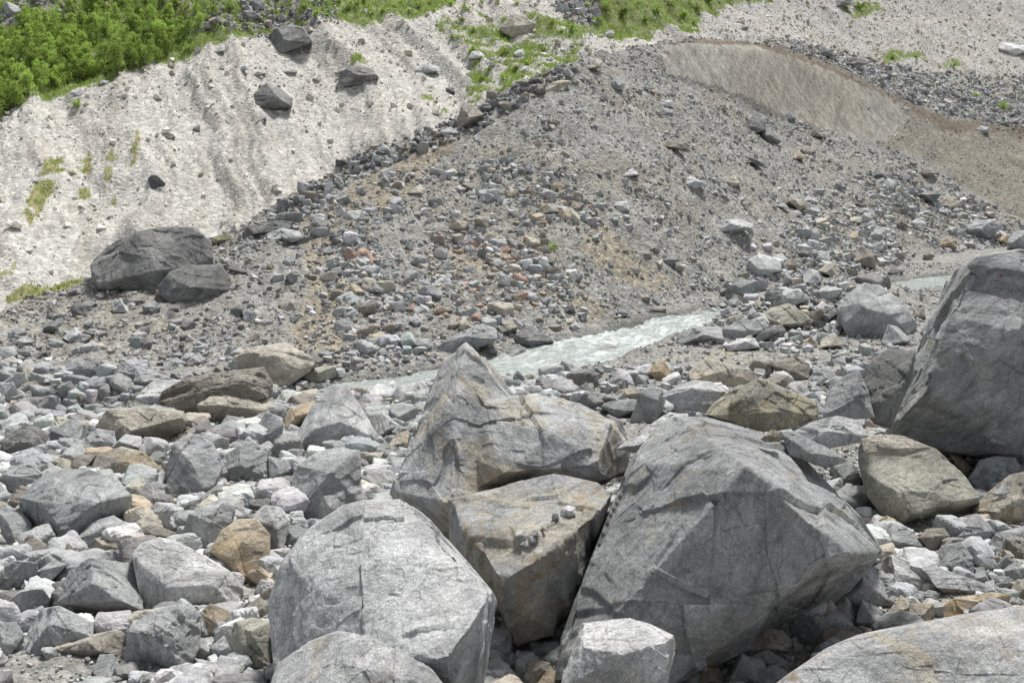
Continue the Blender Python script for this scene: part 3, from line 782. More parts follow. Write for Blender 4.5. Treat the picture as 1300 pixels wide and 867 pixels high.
# ---- lower left field
T = 'L1'
R(T, '70,180 130,110 230,75 330,75 400,100 450,140 490,170 480,270 430,240 330,290 240,370 200,350 110,280', 'b', 'large blue-grey slab-topped boulder with a deep shaded front', ridge='200,150,.15 350,205,.24 150,200,.22 230,300,.22', chips=.8, stain=.35)
R(T, '-20,220 60,205 120,280 112,320 60,360 -20,350', 'b', 'rounded bluish boulder cut by the picture edge beneath the slab-topped boulder')
R(T, '5,90 40,60 110,50 160,90 130,140 50,175 20,150', 'g', 'grey lump wedged behind the slab-topped boulder')
R(T, '-20,110 20,130 40,200 10,215 -20,205', 'l', 'pale edge stone beside the grey lump')
R(T, '150,90 180,45 240,85 205,112', 'l', 'small pale wedge just behind the slab-topped boulder')
R(T, '55,360 110,315 170,350 182,390 120,425 70,400', 'n', 'dark brown five-sided stone under the slab-topped boulder')
R(T, '-20,350 45,360 65,390 30,425 -20,425', 'g', 'half-seen stone beside the dark brown five-sided one')
R(T, '275,350 330,270 420,245 480,280 485,325 350,360 330,392 290,385', 'l', 'speckled pale boulder leaning over the tan lens-shaped stone', ridge='400,300,.2')
R(T, '325,380 350,330 440,315 495,325 495,380 430,410 370,412', 't', 'tan lens-shaped stone below the speckled pale boulder', stain=.7)
R(T, '220,375 255,345 300,395 270,432 235,405', 'n', 'small brown angular stone beside the tan lens-shaped stone')
R(T, '-10,450 60,412 140,420 142,480 60,520 -10,525', 'g', 'flat-topped grey boulder at the edge above the long wedge')
R(T, '118,500 125,460 200,408 250,425 220,460 160,515', 'l', 'pale three-cornered block next to the flat-topped edge boulder')
R(T, '205,490 210,440 250,430 266,460 235,500', 'g', 'narrow grey stone squeezed beside the three-cornered block')
R(T, '175,520 200,488 230,520 200,552', 'g', 'fist-shaped small stone under the narrow squeezed stone')
R(T, '185,575 215,520 250,450 330,402 400,410 480,420 540,500 530,600 480,640 380,660 330,640 260,590', 'b', 'big smooth greenish-blue boulder tucked against the broad white one', ridge='350,500,.24 440,560,.22', chips=.6, stain=.4)
R(T, '488,390 520,350 590,325 650,340 770,400 850,450 902,510 900,570 882,602 720,590 560,620 525,590 520,480', 'w', 'broad white foliated boulder in the middle of the stone field', ridge='560,470,.2 620,520,.24 780,500,.2', chips=.8)
R(T, '470,280 560,278 640,300 690,330 680,352 600,345 520,365 492,320', 'n', 'low brown slab behind the broad white boulder')
R(T, '675,310 700,240 770,200 840,180 876,210 862,270 810,330 770,395 690,360', 'l', 'leaning pale wedge with a yellowish upper face', ridge='760,260,.22', stain=.6)
R(T, '775,380 820,300 880,260 950,255 1002,320 1000,400 960,490 930,512 850,450', 'o', 'rusty orange-brown six-sided boulder', ridge='900,340,.2 850,400,.22', chips=.7, stain=.9)
R(T, '925,255 980,205 1040,215 1075,260 1070,300 1040,400 1010,380 990,300', 'l', 'smooth pale boulder standing behind the rusty orange one')
R(T, '1035,340 1050,290 1100,275 1146,300 1100,352 1060,372', 'b', 'round bluish cobble against the whitish ledge boulder')
R(T, '612,170 618,60 640,-20 700,-60 780,-40 832,60 790,140 690,192 640,185', 'b', 'steep grey-blue block beside the long stone with a flat lower face', ridge='700,30,.2 740,110,.22')
R(T, '788,92 830,20 890,-15 990,10 1002,110 930,132 850,130', 'g', 'grey bread-shaped boulder resting on darker cobbles', ridge='890,60,.22')
R(T, '992,25 1060,40 1096,80 1060,120 1000,128', 'b', 'squat grey stone joined to the bread-shaped boulder')
R(T, '330,85 360,20 450,-10 530,10 620,90 592,112 480,120 400,100', 't', 'pale tan boulder with an orange underside above the slab-topped one', stain=.9, ridge='470,50,.15')
R(T, '430,100 480,82 512,120 490,152', 'w', 'small whitish stone below the orange-undersided boulder')
R(T, '492,205 530,130 600,115 616,180 560,212', 'l', 'cracked pale stone beside the steep grey-blue block')
R(T, '540,235 580,195 640,200 682,220 680,290 640,312 600,282', 'l', 'chipped cream stone above the low brown slab')
R(T, '788,135 885,138 892,185 805,178', 'g', 'flat grey stone propping up the bread-shaped boulder')
R(T, '908,172 960,120 996,135 970,175 920,192', 'g', 'small tilted stone in the gap below the bread-shaped boulder')
R(T, '920,190 990,180 1060,200 1050,225 960,235 925,215', 'd', 'dark flattened cobble in the gap before the smooth pale boulder')
R(T, '860,250 900,215 935,225 930,262 880,268', 'b', 'bluish cobble beside the leaning pale wedge')
R(T, '83,745 100,660 150,590 220,580 345,640 350,692 200,742 110,778', 'b', 'pale blue angular boulder near the bottom corner', ridge='200,650,.22', chips=.8)
R(T, '-20,640 60,640 92,690 40,762 -20,775', 'g', 'grey boulder at the edge beside the pale blue angular one')
R(T, '-20,600 80,520 162,515 188,560 110,612 100,652 20,642', 'b', 'striped blue-grey stone above the pale blue angular boulder')
R(T, '458,745 470,660 560,600 640,575 705,570 748,620 738,740 700,820 620,862 520,842 470,790', 'g', 'knobbly dark-pitted round boulder below the broad white one', ridge='600,680,.24', chips=1.6, rough=1.8)
R(T, '738,605 780,570 850,600 878,632 830,692 760,702', 'o', 'orange stained stone beside the knobbly round boulder', stain=.8)
R(T, '785,682 800,635 850,640 866,700 820,722', 'g', 'small egg-like grey cobble under the orange stained stone')
R(T, '-20,800 80,770 220,745 320,770 375,880 200,950 -20,930', 't', 'yellowish low boulder cut by the bottom edge', lean=1.0, depth=17.0, stain=.6)
R(T, '340,822 370,760 420,758 458,822 420,866 368,866', 'b', 'speckled egg-shaped stone beside the yellowish low boulder')
R(T, '168,745 280,700 440,665 472,690 460,772 400,775 300,775', 't', 'long brownish slab under the big smooth boulder')
R(T, '870,640 940,620 1000,640 1022,760 1000,832 880,792 840,742 850,682', 'e', 'yellow-green tinted stone jammed against the whitish ledge boulder')
R(T, '775,732 830,690 862,750 850,812 800,792', 'g', 'angular small block beside the yellow-green tinted stone')
R(T, '903,592 960,545 1002,572 990,632 930,627', 't', 'chip of pale rock above the yellow-green tinted stone')
R(T, '1165,250 1180,172 1230,148 1290,140 1320,175 1290,230 1200,292', 'l', 'pale banded block between the veined boulder and the whitish ledge boulder')
R(T, '-10,530 60,520 72,550 20,582 -10,577', 'd', 'small dark stone at the edge under the flat-topped boulder')
R(T, '720,770 800,790 850,830 800,880 730,860', 'l', 'crumbled pale stone near the bottom edge by the knobbly boulder')
R(T, '890,820 960,815 1000,850 950,900 880,880', 'l', 'light stone at the bottom edge by the foliated slab')
R(T, '700,690 760,700 790,760 740,790 700,770', 'g', 'grey block behind the knobbly round boulder flank')
# ---- middle left
T = 'M1'
R(T, '338,170 352,150 395,105 440,75 520,40 600,25 735,25 760,60 795,85 800,160 700,230 600,262 480,245 370,258 345,225', 'd', 'huge dark boulder with a blackened overhanging end at the scree foot', ridge='560,130,.2 585,190,.26 470,110,.12 380,240,.1', lean=.5, stain=.1, rough=1.4)
R(T, '590,250 640,190 700,168 830,165 866,215 860,262 790,302 640,312 605,285', 'd', 'grey wedge-shaped boulder half buried in front of the huge dark one', ridge='720,250,.22 640,215,.14', chips=1.2)
R(T, '478,215 520,175 600,170 625,200 560,237 480,235', 'g', 'light flat slab leaning on the huge dark boulder')
R(T, '897,50 930,25 1040,0 1100,5 1090,30 1000,45 930,68 900,66', 'd', 'long dark boulder lying on the crest line by the pale scree')
R(T, '998,50 1060,28 1120,40 1140,65 1100,83 1040,83 1005,72', 'l', 'light rounded boulder in front of the long dark crest boulder')
R(T, '795,65 850,45 885,70 850,86 800,90', 'm', 'mossy green stone between two dark crest boulders')
R(T, '415,310 450,290 490,320 480,347 425,347', 'l', 'two-toned stone with a pale side below the huge dark boulder')
R(T, '232,440 285,398 310,430 300,450 260,457', 'w', 'bright wedge stone on the grey rubble slope')
R(T, '160,405 190,378 235,380 215,415 175,427', 'd', 'dark flat stone uphill of the bright wedge stone')
R(T, '-10,480 50,470 68,500 40,522 -10,520', 'g', 'grey stone at the edge below the scree foot')
R(T, '232,560 265,520 320,515 370,522 402,570 380,600 290,600', 'g', 'blocky pale-topped stone in the midst of the rubble', chips=.7)
R(T, '868,520 930,480 1070,455 1110,480 1180,520 1190,546 1130,575 1100,602 1060,642 1020,640 1000,580 880,555', 't', 'pale brown humped boulder above the foliated tan rock', ridge='960,500,.2 1060,510,.2 1100,560,.15', stain=.4)
R(T, '590,690 610,640 700,590 850,565 990,550 1025,610 1020,662 880,690 750,720 720,762 640,720', 'n', 'dark brown foliated boulder with a ragged surface', rough=2.2, chips=1.5, ridge='760,640,.2 900,610,.2')
R(T, '483,682 580,595 690,600 612,645 590,700 500,702', 'w', 'white tilted slab leaning on the dark foliated boulder', chips=.4)
R(T, '738,690 830,632 900,645 1025,680 1036,722 900,742 820,767 750,747', 't', 'cream foliated rock over the small clear pool', rough=1.6)
R(T, '345,782 400,710 560,700 690,715 706,762 660,830 540,858 380,850 330,800', 't', 'tan boulder with a dry grass tuft on its flank', ridge='470,770,.18', stain=.6)
R(T, '650,880 700,810 780,792 862,820 852,862 740,885', 'l', 'light triangular slab below the tan grass-tufted boulder')
R(T, '385,880 470,800 530,810 552,862 480,900', 'l', 'pale cracked stone under the tan grass-tufted boulder')
R(T, '188,792 260,745 320,760 330,800 300,842 210,852', 'b', 'bluish boulder beside the tan grass-tufted one')
R(T, '-10,830 100,760 170,790 192,842 150,875 -10,880', 'd', 'dark craggy boulder near the edge beside the bluish one')
R(T, '298,835 360,780 430,790 442,852 320,875', 'g', 'grey stone in the cleft under the bluish boulder')
R(T, '1058,762 1085,700 1180,675 1202,700 1150,782 1070,792', 'o', 'orange-faced stone beside the square pale block', stain=.8)
R(T, '968,762 1000,715 1060,740 1062,800 1030,852 960,842', 'b', 'grey pitted stone before the orange-faced one')
R(T, '1100,642 1190,630 1202,668 1130,692', 't', 'small cream stone behind the orange-faced one')
R(T, '1120,580 1180,545 1260,545 1262,585 1180,615', 'e', 'flat olive stone near the stream bank beside the pale brown humped boulder')
R(T, '480,602 510,545 570,560 586,600 540,627 490,622', 'g', 'grey three-sided stone above the white tilted slab')
R(T, '195,642 240,630 262,668 215,682', 'b', 'small bluish stone in the rubble above the bluish boulder')
R(T, '350,662 420,645 455,670 430,692 370,707', 'd', 'dark bluish flat stone beside the white tilted slab')
R(T, '380,682 470,675 480,707 390,722', 'l', 'light flat stone just above the tan grass-tufted boulder')
R(T, '250,732 310,705 342,740 262,747', 't', 'cream wedge behind the bluish boulder')
R(T, '-10,612 50,605 72,650 20,687 -10,682', 'l', 'pale sloping stone at the edge in the upper rubble')
R(T, '-10,522 35,545 20,602 -10,602', 'b', 'smooth bluish stone at the edge above the pale sloping one')
R(T, '60,450 100,432 140,455 120,470 70,472', 'l', 'flat pale stone near the edge rubble by the bright wedge')
R(T, '68,490 100,470 118,492 100,512 72,510', 'l', 'small pale cube of rock by the edge rubble')
R(T, '262,330 285,300 330,318 322,360 275,365', 'd', 'upright dark stone below the scree foot')
R(T, '840,580 880,560 900,575', 'g', 'sliver of grey stone on the pale brown humped boulder shoulder')
R(T, '845,180 890,168 928,195 900,205', 'd', 'dark flat stone beside the grey wedge boulder')
R(T, '862,330 900,312 920,335 900,362 866,355', 'd', 'squat dark stone downslope of the grey wedge boulder')
R(T, '908,340 945,325 965,350 950,385 915,380', 'l', 'pale chunky stone beside the squat dark one')
R(T, '1045,315 1080,292 1118,305 1112,335 1060,338', 't', 'tan rounded stone on the rubble above the pale brown humped boulder')
R(T, '1060,150 1085,130 1110,148 1095,172 1065,170', 'b', 'blue-grey stone on soil below the light crest boulder')
R(T, '530,320 580,300 605,325 580,355 540,350', 'g', 'grey stone just below the grey wedge boulder tip')
R(T, '890,800 935,765 955,795 940,815', 't', 'cream angular stone beside the light triangular slab')
R(T, '850,860 890,820 970,835 985,880 880,885', 'b', 'bluish stone between the triangular slab and the square pale block')
# ---- middle centre
T = 'M2'
R(T, '365,500 372,470 430,430 540,385 590,400 596,445 540,472 400,502', 'g', 'long grey boulder on the far stream bank', ridge='480,440,.16')
R(T, '658,430 690,405 720,395 790,430 806,455 720,475 670,462', 'd', 'flat dark grey boulder beside the stream next to the long one')
R(T, '610,382 650,370 672,400 660,432 630,425', 't', 'cream stone between the two bank boulders')
R(T, '660,380 678,364 692,380 680,392', 'r', 'small bright red-brown stone above the flat bank boulder')
R(T, '400,372 430,355 450,390 430,412 405,408', 't', 'tan block on the rubble above the long bank boulder')
R(T, '355,345 380,325 420,335 400,355', 'r', 'rust-red flat stone above the tan block')
R(T, '262,375 290,350 312,378 290,397', 'l', 'pale peaked stone on the lower rubble slope')
R(T, '112,262 140,235 172,262 150,282', 'g', 'grey stone on the brownish slope edge')
R(T, '285,465 300,445 345,445 352,472 320,492', 'l', 'light crumbly stone near the stream margin')
R(T, '195,430 230,418 260,438 240,460', 'd', 'dark angular stone near the light crumbly one')
R(T, '958,482 1010,460 1062,490 1090,495 1020,506 965,498', 'g', 'wet grey boulder standing in the stream')
R(T, '1248,368 1285,348 1330,368 1300,386 1250,384', 'd', 'dark wet boulder in the upper stream')
R(T, '843,345 850,325 880,315 890,345 855,350', 'k', 'small blackish block on the bare bank above the stream')
R(T, '528,490 580,470 598,490 580,500 540,502', 'd', 'dark low stone at the water edge by the long boulder')
R(T, '612,515 630,490 700,475 705,500 640,522', 'g', 'grey slanted stone at the near waterline')
R(T, '200,690 212,655 240,640 292,662 290,680 240,690', 'g', 'grey ridge-backed stone on the gravel beside the pinnacle')
R(T, '188,720 200,690 240,680 302,705 295,760 230,782 200,745', 'b', 'blue-grey block behind the pale diamond stone')
R(T, '108,750 160,720 236,770 205,812 150,817', 'l', 'pale diamond-shaped stone next to the square pale block')
R(T, '175,857 215,800 260,785 290,830 270,870', 't', 'cream broken stone at the foot of the pinnacle boulder')
R(T, '880,640 930,605 955,640 920,662', 'd', 'dark tilted slab on the gravel flat behind the pinnacle')
R(T, '1035,655 1050,635 1100,625 1152,645 1110,672', 't', 'peach-coloured flat stone on the flat')
R(T, '978,700 1010,680 1110,668 1125,712 1050,742', 'b', 'smooth light blue slab behind the pinnacle shoulder')
R(T, '1090,760 1130,640 1170,622 1215,632 1232,700 1180,765', 'g', 'grey boulder streaked with pale bands on the flat')
R(T, '1158,570 1185,535 1220,522 1245,562 1252,602 1200,602', 'o', 'brownish split stone on the gravel flat')
R(T, '948,812 1010,725 1062,750 1095,862 955,866', 'd', 'dark squarish block behind the greatest boulder shoulder')
R(T, '1040,857 1100,830 1170,770 1240,715 1310,722 1320,800 1250,850 1100,870', 'l', 'pale ridge rock just behind the greatest boulder summit', depth=16.5)
R(T, '1130,290 1150,275 1170,292 1155,305', 't', 'small tan stone at the gravel toe above the rapids')
R(T, '1150,345 1160,325 1230,330 1225,345', 'n', 'rust-brown stone on the rapids bank')
R(T, '865,395 890,378 910,405 880,415', 'l', 'light stone at the waterline below the blackish block')
R(T, '1205,150 1250,130 1290,148 1240,168', 'd', 'dark flat slab low on the far gravel slope')
R(T, '1040,345 1070,330 1090,350 1060,365', 'b', 'blue-grey flat stone on the bank over the rapids')
R(T, '600,400 612,395 635,412 628,432 605,430', 'd', 'dark cube stone tight beside the cream bank stone')
# ---- middle right
T = 'M3'
R(T, '598,330 640,275 700,232 760,240 850,300 900,392 882,430 780,442 700,450 620,432 600,390', 'g', 'big rounded grey boulder with a tan patch across the flat', ridge='680,320,.24 800,360,.2', stain=.5)
R(T, '660,215 700,205 790,205 806,245 760,262 690,240', 'd', 'grey flat slab propped behind the big tan-patched boulder')
R(T, '310,352 360,325 418,310 480,350 516,382 430,406 345,396', 'e', 'pyramid stone with an olive shaded face', ridge='420,320,.1 400,390,.3')
R(T, '352,310 400,262 460,255 496,300 430,322 360,337', 'l', 'rounded pale stone behind the pyramid stone')
R(T, '258,180 262,152 305,120 390,150 390,190 300,212 262,197', 'l', 'light boulder on the stream margin rubble')
R(T, '388,165 430,140 452,172 405,197', 'n', 'reddish-brown stone next to the light margin boulder')
R(T, '130,28 168,-2 230,-8 290,0 282,32 200,52 140,46', 'l', 'pale flat boulder on the open gravel slope')
R(T, '160,270 230,225 300,225 312,255 260,282 170,282', 'g', 'grey slab sticking out of the bank near the rapids')
R(T, '170,430 170,405 240,370 300,375 326,412 250,452 180,446', 'g', 'weathered grey boulder on the near bank of the rapids')
R(T, '0,430 60,395 165,400 175,445 60,470 0,470', 'g', 'low broad slab beside the weathered near-bank boulder')
R(T, '283,440 340,402 392,388 405,415 300,463', 'd', 'slanted grey flagstone on the flat')
R(T, '180,470 230,442 290,440 312,477 190,492', 'l', 'light long stone beside the yellowish puddle')
R(T, '508,352 570,320 602,350 560,382', 'd', 'dark stone by the big tan-patched boulder')
R(T, '528,190 560,160 592,160 612,190 600,217 540,217', 't', 'cream hummock stone behind the flat rubble')
R(T, '655,155 700,98 752,130 742,182 680,167', 'n', 'reddish stained stone among the far rubble')
R(T, '1072,35 1105,0 1190,-5 1222,20 1172,67 1100,57', 'g', 'grey boulder high on the slope by the towering wall boulder')
R(T, '1236,85 1258,40 1330,35 1330,110 1240,107', 'b', 'bluish boulder just above the towering wall boulder')
R(T, '970,98 1008,58 1050,72 1048,103', 'o', 'orange stone in the far rubble')
R(T, '1188,72 1210,50 1240,55 1240,95 1200,88', 'o', 'rust-orange stone next to the bluish boulder')
R(T, '763,462 790,390 850,400 880,430 862,460 770,472', 'g', 'knobbly grey stone before the big tan-patched boulder')
R(T, '545,740 560,650 610,590 680,560 705,600 700,680 740,740 650,745', 'b', 'slanting blue-grey block in the hollow', rough=1.5, depth=20)
R(T, '690,700 700,600 730,520 790,480 892,488 900,545 860,600 835,700 800,780 740,765', 'd', 'dark overhanging slanted rock against the towering wall boulder', rough=1.5, depth=20.5)
R(T, '352,542 440,508 502,540 492,592 420,602 370,570', 'n', 'dark brown domed rock on the flat')
R(T, '498,592 518,550 590,558 594,600 520,622', 'l', 'light block next to the dark brown domed rock')
R(T, '528,480 545,440 592,422 622,470 560,487', 't', 'buff sharp stone on the flat before the tan-patched boulder')
R(T, '38,572 80,530 130,518 232,548 312,577 300,612 180,632 50,604', 't', 'pinkish-cream low outcrop rock', stain=.7, ridge='170,570,.12')
R(T, '100,730 140,680 200,640 312,590 382,640 520,680 532,742 420,782 320,792 230,762', 'e', 'yellow-green tinted broad rock behind the greatest boulder', stain=.95, ridge='280,660,.18 330,720,.2 420,710,.18', depth=17.0, chips=1.2)
R(T, '-60,660 0,618 60,598 130,605 182,642 105,722 0,700', 'l', 'pale fractured rock beside the yellow-green tinted one', depth=18)
R(T, '328,602 360,575 422,580 432,627 380,637', 'n', 'small brown stone behind the yellow-green tinted rock')
R(T, '425,795 520,750 600,732 682,750 714,812 640,842 540,857 440,860', 'l', 'smooth pale hump before the dark slanted rock', depth=15.8, ridge='560,790,.15')
R(T, '390,800 440,795 560,850 640,900 560,930 420,880', 'g', 'grey slab lying along the back edge of the greatest boulder', depth=15.2)
R(T, '690,820 760,800 852,808 955,852 850,885 700,875', 't', 'cream slab under the smooth pale hump', depth=15.3)
R(T, '885,820 930,800 1000,798 1082,825 1075,880 900,882', 'b', 'blue-grey flat-topped boulder at the base of the towering wall boulder')
R(T, '310,820 350,785 395,790 385,830 330,832', 'n', 'small lichen-dark stone on the back of the greatest boulder', depth=15.0)
R(T, '1085,862 1110,830 1150,815 1175,830 1165,870', 'l', 'pale stone at the towering wall boulder foot')
R(T, '880,372 885,330 925,325 932,365', 'n', 'brown stone tucked beside the big tan-patched boulder')
R(T, '440,120 470,105 500,118 480,140', 'd', 'dark stone mid rubble above the light margin boulder')
R(T, '510,150 530,115 570,115 575,150 540,160', 'l', 'pale domed stone near the cream hummock')
R(T, '470,215 495,180 530,190 540,225 510,250 475,245', 'l', 'light tilted plate behind the rounded pale stone')
R(T, '525,265 560,245 620,255 600,290 540,300', 'l', 'pale flat rock behind the big tan-patched boulder')
R(T, '715,60 750,20 790,30 780,70 740,80', 'g', 'grey stone among bigger rubble uphill of the reddish stained one')
R(T, '875,5 900,-10 935,10 920,40 885,35', 'l', 'light block up in the rubble by the orange stones')
R(T, '920,130 940,112 970,130 950,150 925,148', 'n', 'dull brown stone near the gravel bar')
R(T, '785,200 800,180 850,185 845,205', 'd', 'thin dark stone on the gravel bar')
# ---- lower right
T = 'L3'
R(T, '573,60 600,25 650,50 686,120 662,172 620,155 585,110', 'b', 'pale blue round boulder between the greatest and the rust-streaked boulders')
R(T, '757,330 762,290 790,270 850,290 912,362 880,392 790,382', 'g', 'smooth tapered grey stone below the rust-streaked boulder')
R(T, '893,330 920,295 990,290 1012,320 985,350 940,382', 'n', 'brownish round stone under the rust-streaked boulder')
R(T, '1008,335 1060,250 1110,238 1182,300 1150,345 1100,372 1020,347', 'g', 'tipped smooth grey slab stone beside the layered brown boulder')
R(T, '943,412 980,355 1050,343 1100,400 1102,482 1030,470 960,442', 'g', 'rounded grey dome stone in the lower stone field')
R(T, '1137,352 1180,310 1290,283 1340,290 1330,350 1180,392', 'b', 'blue-grey boulder beneath the layered brown one')
R(T, '1093,230 1150,160 1230,95 1320,75 1350,150 1330,285 1180,295 1120,265', 't', 'layered brown and cream boulder cut by the side edge', rough=2.2, stain=.7, ridge='1180,230,.2 1270,180,.2')
R(T, '1168,165 1210,128 1236,158 1200,182', 'g', 'small grey stone resting on the layered brown boulder', depth=14.8)
R(T, '1073,115 1120,40 1180,25 1250,30 1277,72 1180,132 1130,172', 'b', 'dark blue-grey boulder behind the layered brown one', ridge='1150,90,.2')
R(T, '585,490 600,450 680,420 740,440 822,512 800,572 760,590 700,560 662,612 610,582', 'b', 'curled blue-grey boulder propped against the greatest boulder', ridge='690,500,.25')
R(T, '718,425 800,388 870,420 932,492 880,542 820,530 750,470', 'w', 'bright white-topped stone beside the curled blue-grey one', ridge='820,460,.2')
R(T, '658,645 680,555 750,590 787,652 770,672 680,672', 'l', 'upright pale tooth-shaped stone')
R(T, '778,605 830,538 862,572 842,642 800,655', 't', 'cream stone next to the tooth-shaped one')
R(T, '843,645 860,570 950,570 952,622 920,657', 't', 'small tan cube with yellow top', stain=.8)
R(T, '898,440 940,428 1050,478 1142,500 1160,532 1000,545 950,505', 'g', 'grey wedge stone in the gap before the rounded dome')
R(T, '953,602 1000,560 1150,530 1240,540 1232,592 1100,602 1000,642', 'o', 'flat orange-topped slab stone', stain=1.0)
R(T, '1103,425 1150,395 1202,400 1192,442 1140,463', 'e', 'olive-tinted stone beside the rounded grey dome')
R(T, '1158,488 1170,468 1230,470 1242,512 1180,522', 'b', 'blue angular small stone near the side edge')
R(T, '1188,458 1250,415 1290,440 1282,492 1240,492', 'g', 'grey speckled stone next to the blue angular one')
R(T, '1228,530 1260,480 1320,480 1320,560 1250,560', 't', 'buff stone at the side edge above the tan-grey slab')
R(T, '400,645 420,610 500,588 570,578 632,610 662,672 620,712 540,757 440,722', 'b', 'cube-like blue-grey stone in front of the greatest boulder', ridge='520,650,.22', chips=.7)
R(T, '243,745 290,690 335,662 390,670 432,720 420,752 300,772', 't', 'pale buff stone left of the cube-like one')
R(T, '268,765 330,740 402,780 402,822 340,822', 'b', 'bluish striped stone under the pale buff stone')
R(T, '46,760 90,710 150,720 172,752 100,792 55,785', 'g', 'grey three-cornered stone at the greatest boulder base')
R(T, '188,715 210,700 242,742 212,767', 'b', 'small leaf-shaped bluish stone at the greatest boulder base')
R(T, '163,815 200,770 240,755 290,790 335,875 260,905 170,890', 'l', 'pale pointed rock cut by the bottom edge near the ochre cobble')
R(T, '70,840 110,800 165,800 170,870 120,890 75,880', 'o', 'ochre cobble at the bottom edge')
R(T, '353,808 400,795 432,815 410,842 360,842', 't', 'small yellowish stone beside the tan-grey slab')
R(T, '708,290 715,260 760,272 752,302 720,305', 'b', 'tiny blue stone by the smooth tapered grey one')
R(T, '435,765 490,753 485,798 450,800', 't', 'thin cream stone between cube-like stone and tan-grey slab')
R(T, '822,395 850,378 888,400 885,432 850,430', 'b', 'blue-grey cobble above the bright white-topped stone')
R(T, '890,400 915,370 947,390 940,425 900,425', 't', 'buff cobble beside the rounded grey dome')
R(T, '900,540 930,520 975,530 960,560 915,560', 'g', 'small grey cobble behind the tan cube')
R(T, '850,545 880,530 915,540 912,568 870,570', 'b', 'small blue cobble behind the tan cube')
R(T, '1100,480 1108,445 1140,450 1162,500 1140,510', 'g', 'narrow grey stone between the dome and the blue angular stone')
R(T, '1000,10 1040,20 1080,60 1085,110 1050,80', 'o', 'ochre sliver behind the rust-streaked boulder')
R(T, '-20,800 20,775 55,790 50,840 0,860', 'd', 'dark stone in the shade below the greatest boulder')
R(T, '1215,330 1300,320 1330,400 1260,410 1215,380', 'n', 'dark stone in the gap under the blue-grey side boulder')
T = 'L2'
R(T, '610,800 640,750 692,790 660,835 620,830', 'd', 'dark stone in the gap under the hollow-topped boulder')
R(T, '570,880 630,805 682,852 680,900 600,910', 'l', 'pale stone at the bottom of the gap between great boulders')
R(T, '700,750 760,710 818,712 802,792 730,772', 'g', 'grey stone at the greatest boulder inner foot')
R(T, '683,845 710,770 782,790 802,832 720,880', 't', 'cream stone at the bottom of the gap')
R(T, '725,880 770,820 812,815 850,860 830,900', 'o', 'orange stained cobble at the bottom of the gap', stain=1.0)
# the pebbles that lie in the hollow
for (s_, t_, l_) in (('652,325 660,300 690,297 698,325 670,335', 'w', 'white cap-shaped pebble topping the pebble cluster'), ('700,345 705,322 725,320 733,345 718,358', 'l', 'light pebble low in the pebble cluster'),
                     ('712,320 718,300 738,300 742,322 728,332', 'g', 'grey pebble at the upper side of the cluster'), ('670,355 676,340 692,340 697,360 682,367', 'g', 'small dark-grey pebble at the lower end of the cluster'),
                     ('686,360 694,338 708,345 710,364 698,368', 'w', 'tiny white pebble at the lower end of the cluster'), ('745,298 755,278 772,280 770,298 755,304', 'l', 'lone pale pebble just above the cluster'),
                     ('788,262 792,238 812,238 818,262 802,266', 'g', 'round grey pebble beside the largest shelf pebble'), ('820,248 824,218 850,206 878,215 878,245 850,254', 'w', 'largest white pebble on the hollow-topped boulder')):
    R(T, s_, t_, l_, name='pebble', sub=4, chips=.5, on='hollow-topped brown boulder carrying a small cluster of pebbles above its dark face', thick=.5, lean=.3)
# ---- hillside boulders
T = 'U1'
R(T, '998,150 1030,110 1090,92 1140,105 1176,160 1100,178 1050,205 1010,180', 'd', 'black overhanging boulder at the top rim of the scree', ridge='1060,150,.2')
R(T, '948,390 950,350 1000,310 1060,320 1102,350 1096,400 1040,412 965,408', 'd', 'dark boulder with grass on its head in mid scree')
R(T, '1058,268 1100,250 1116,270 1080,282', 'w', 'white stone below the black overhanging boulder')
R(T, '893,265 895,248 930,235 932,265', 'w', 'white angular stone beside the rim boulder')
R(T, '945,285 965,270 998,276 980,290', 'd', 'thin dark stone above the grassy-headed boulder')
R(T, '803,198 830,172 848,190 820,202', 'l', 'pale stone right at the scree rim')
R(T, '553,670 570,655 592,660 622,690 600,717 570,710', 'k', 'black stone with a white flank low on the scree')
R(T, '113,688 120,668 150,665 145,685', 'w', 'white stone on the gullied scree by the green streaks')
R(T, '258,360 262,345 300,338 312,358 280,366', 'l', 'pale stone at the foot of the shrubs')
R(T, '370,315 385,300 410,305 400,320', 'l', 'pale stone tucked into the shrubs edge')
R(T, '614,512 640,500 660,515 630,522', 'd', 'dark flat stone on the middle scree')
R(T, '720,480 750,470 752,498 735,498', 'd', 'small dark stone downhill in the middle scree')
R(T, '965,440 990,422 1005,440 985,452', 'l', 'pale stone under the grassy-headed boulder')
T = 'U2'
R(T, '-5,300 5,265 60,245 120,255 150,290 110,317 20,325', 'd', 'black grass-capped boulder near the top of the scree')
R(T, '603,105 650,50 700,60 737,90 732,128 650,142 612,125', 't', 'large pinkish-white boulder perched on the green talus', ridge='660,100,.2')
R(T, '280,268 320,240 380,250 382,270 300,280', 'l', 'pale lens-shaped boulder high on the scree')
R(T, '655,205 665,190 690,185 702,210 675,215', 'w', 'white flat stone in the green talus')
R(T, '440,462 460,400 500,393 546,430 500,477 450,492', 'n', 'square brown-grey boulder on the moraine crest')
R(T, '378,495 420,475 452,500 400,517', 'l', 'light stone beside the square crest boulder')
R(T, '773,347 800,310 850,295 872,310 840,347', 't', 'tan flat boulder high on the moraine crest')
R(T, '930,260 960,220 990,230 985,255 945,272', 't', 'leaning buff slab near the top of the crest')
R(T, '795,275 820,248 850,258 840,285 805,288', 'k', 'blackish boulder near the top of the crest')
R(T, '720,305 735,288 765,298 752,318', 'k', 'small black boulder above the tan flat crest boulder')
R(T, '1018,312 1040,285 1072,310 1066,342 1030,332', 'b', 'blue-grey boulder below the buff crest slab')
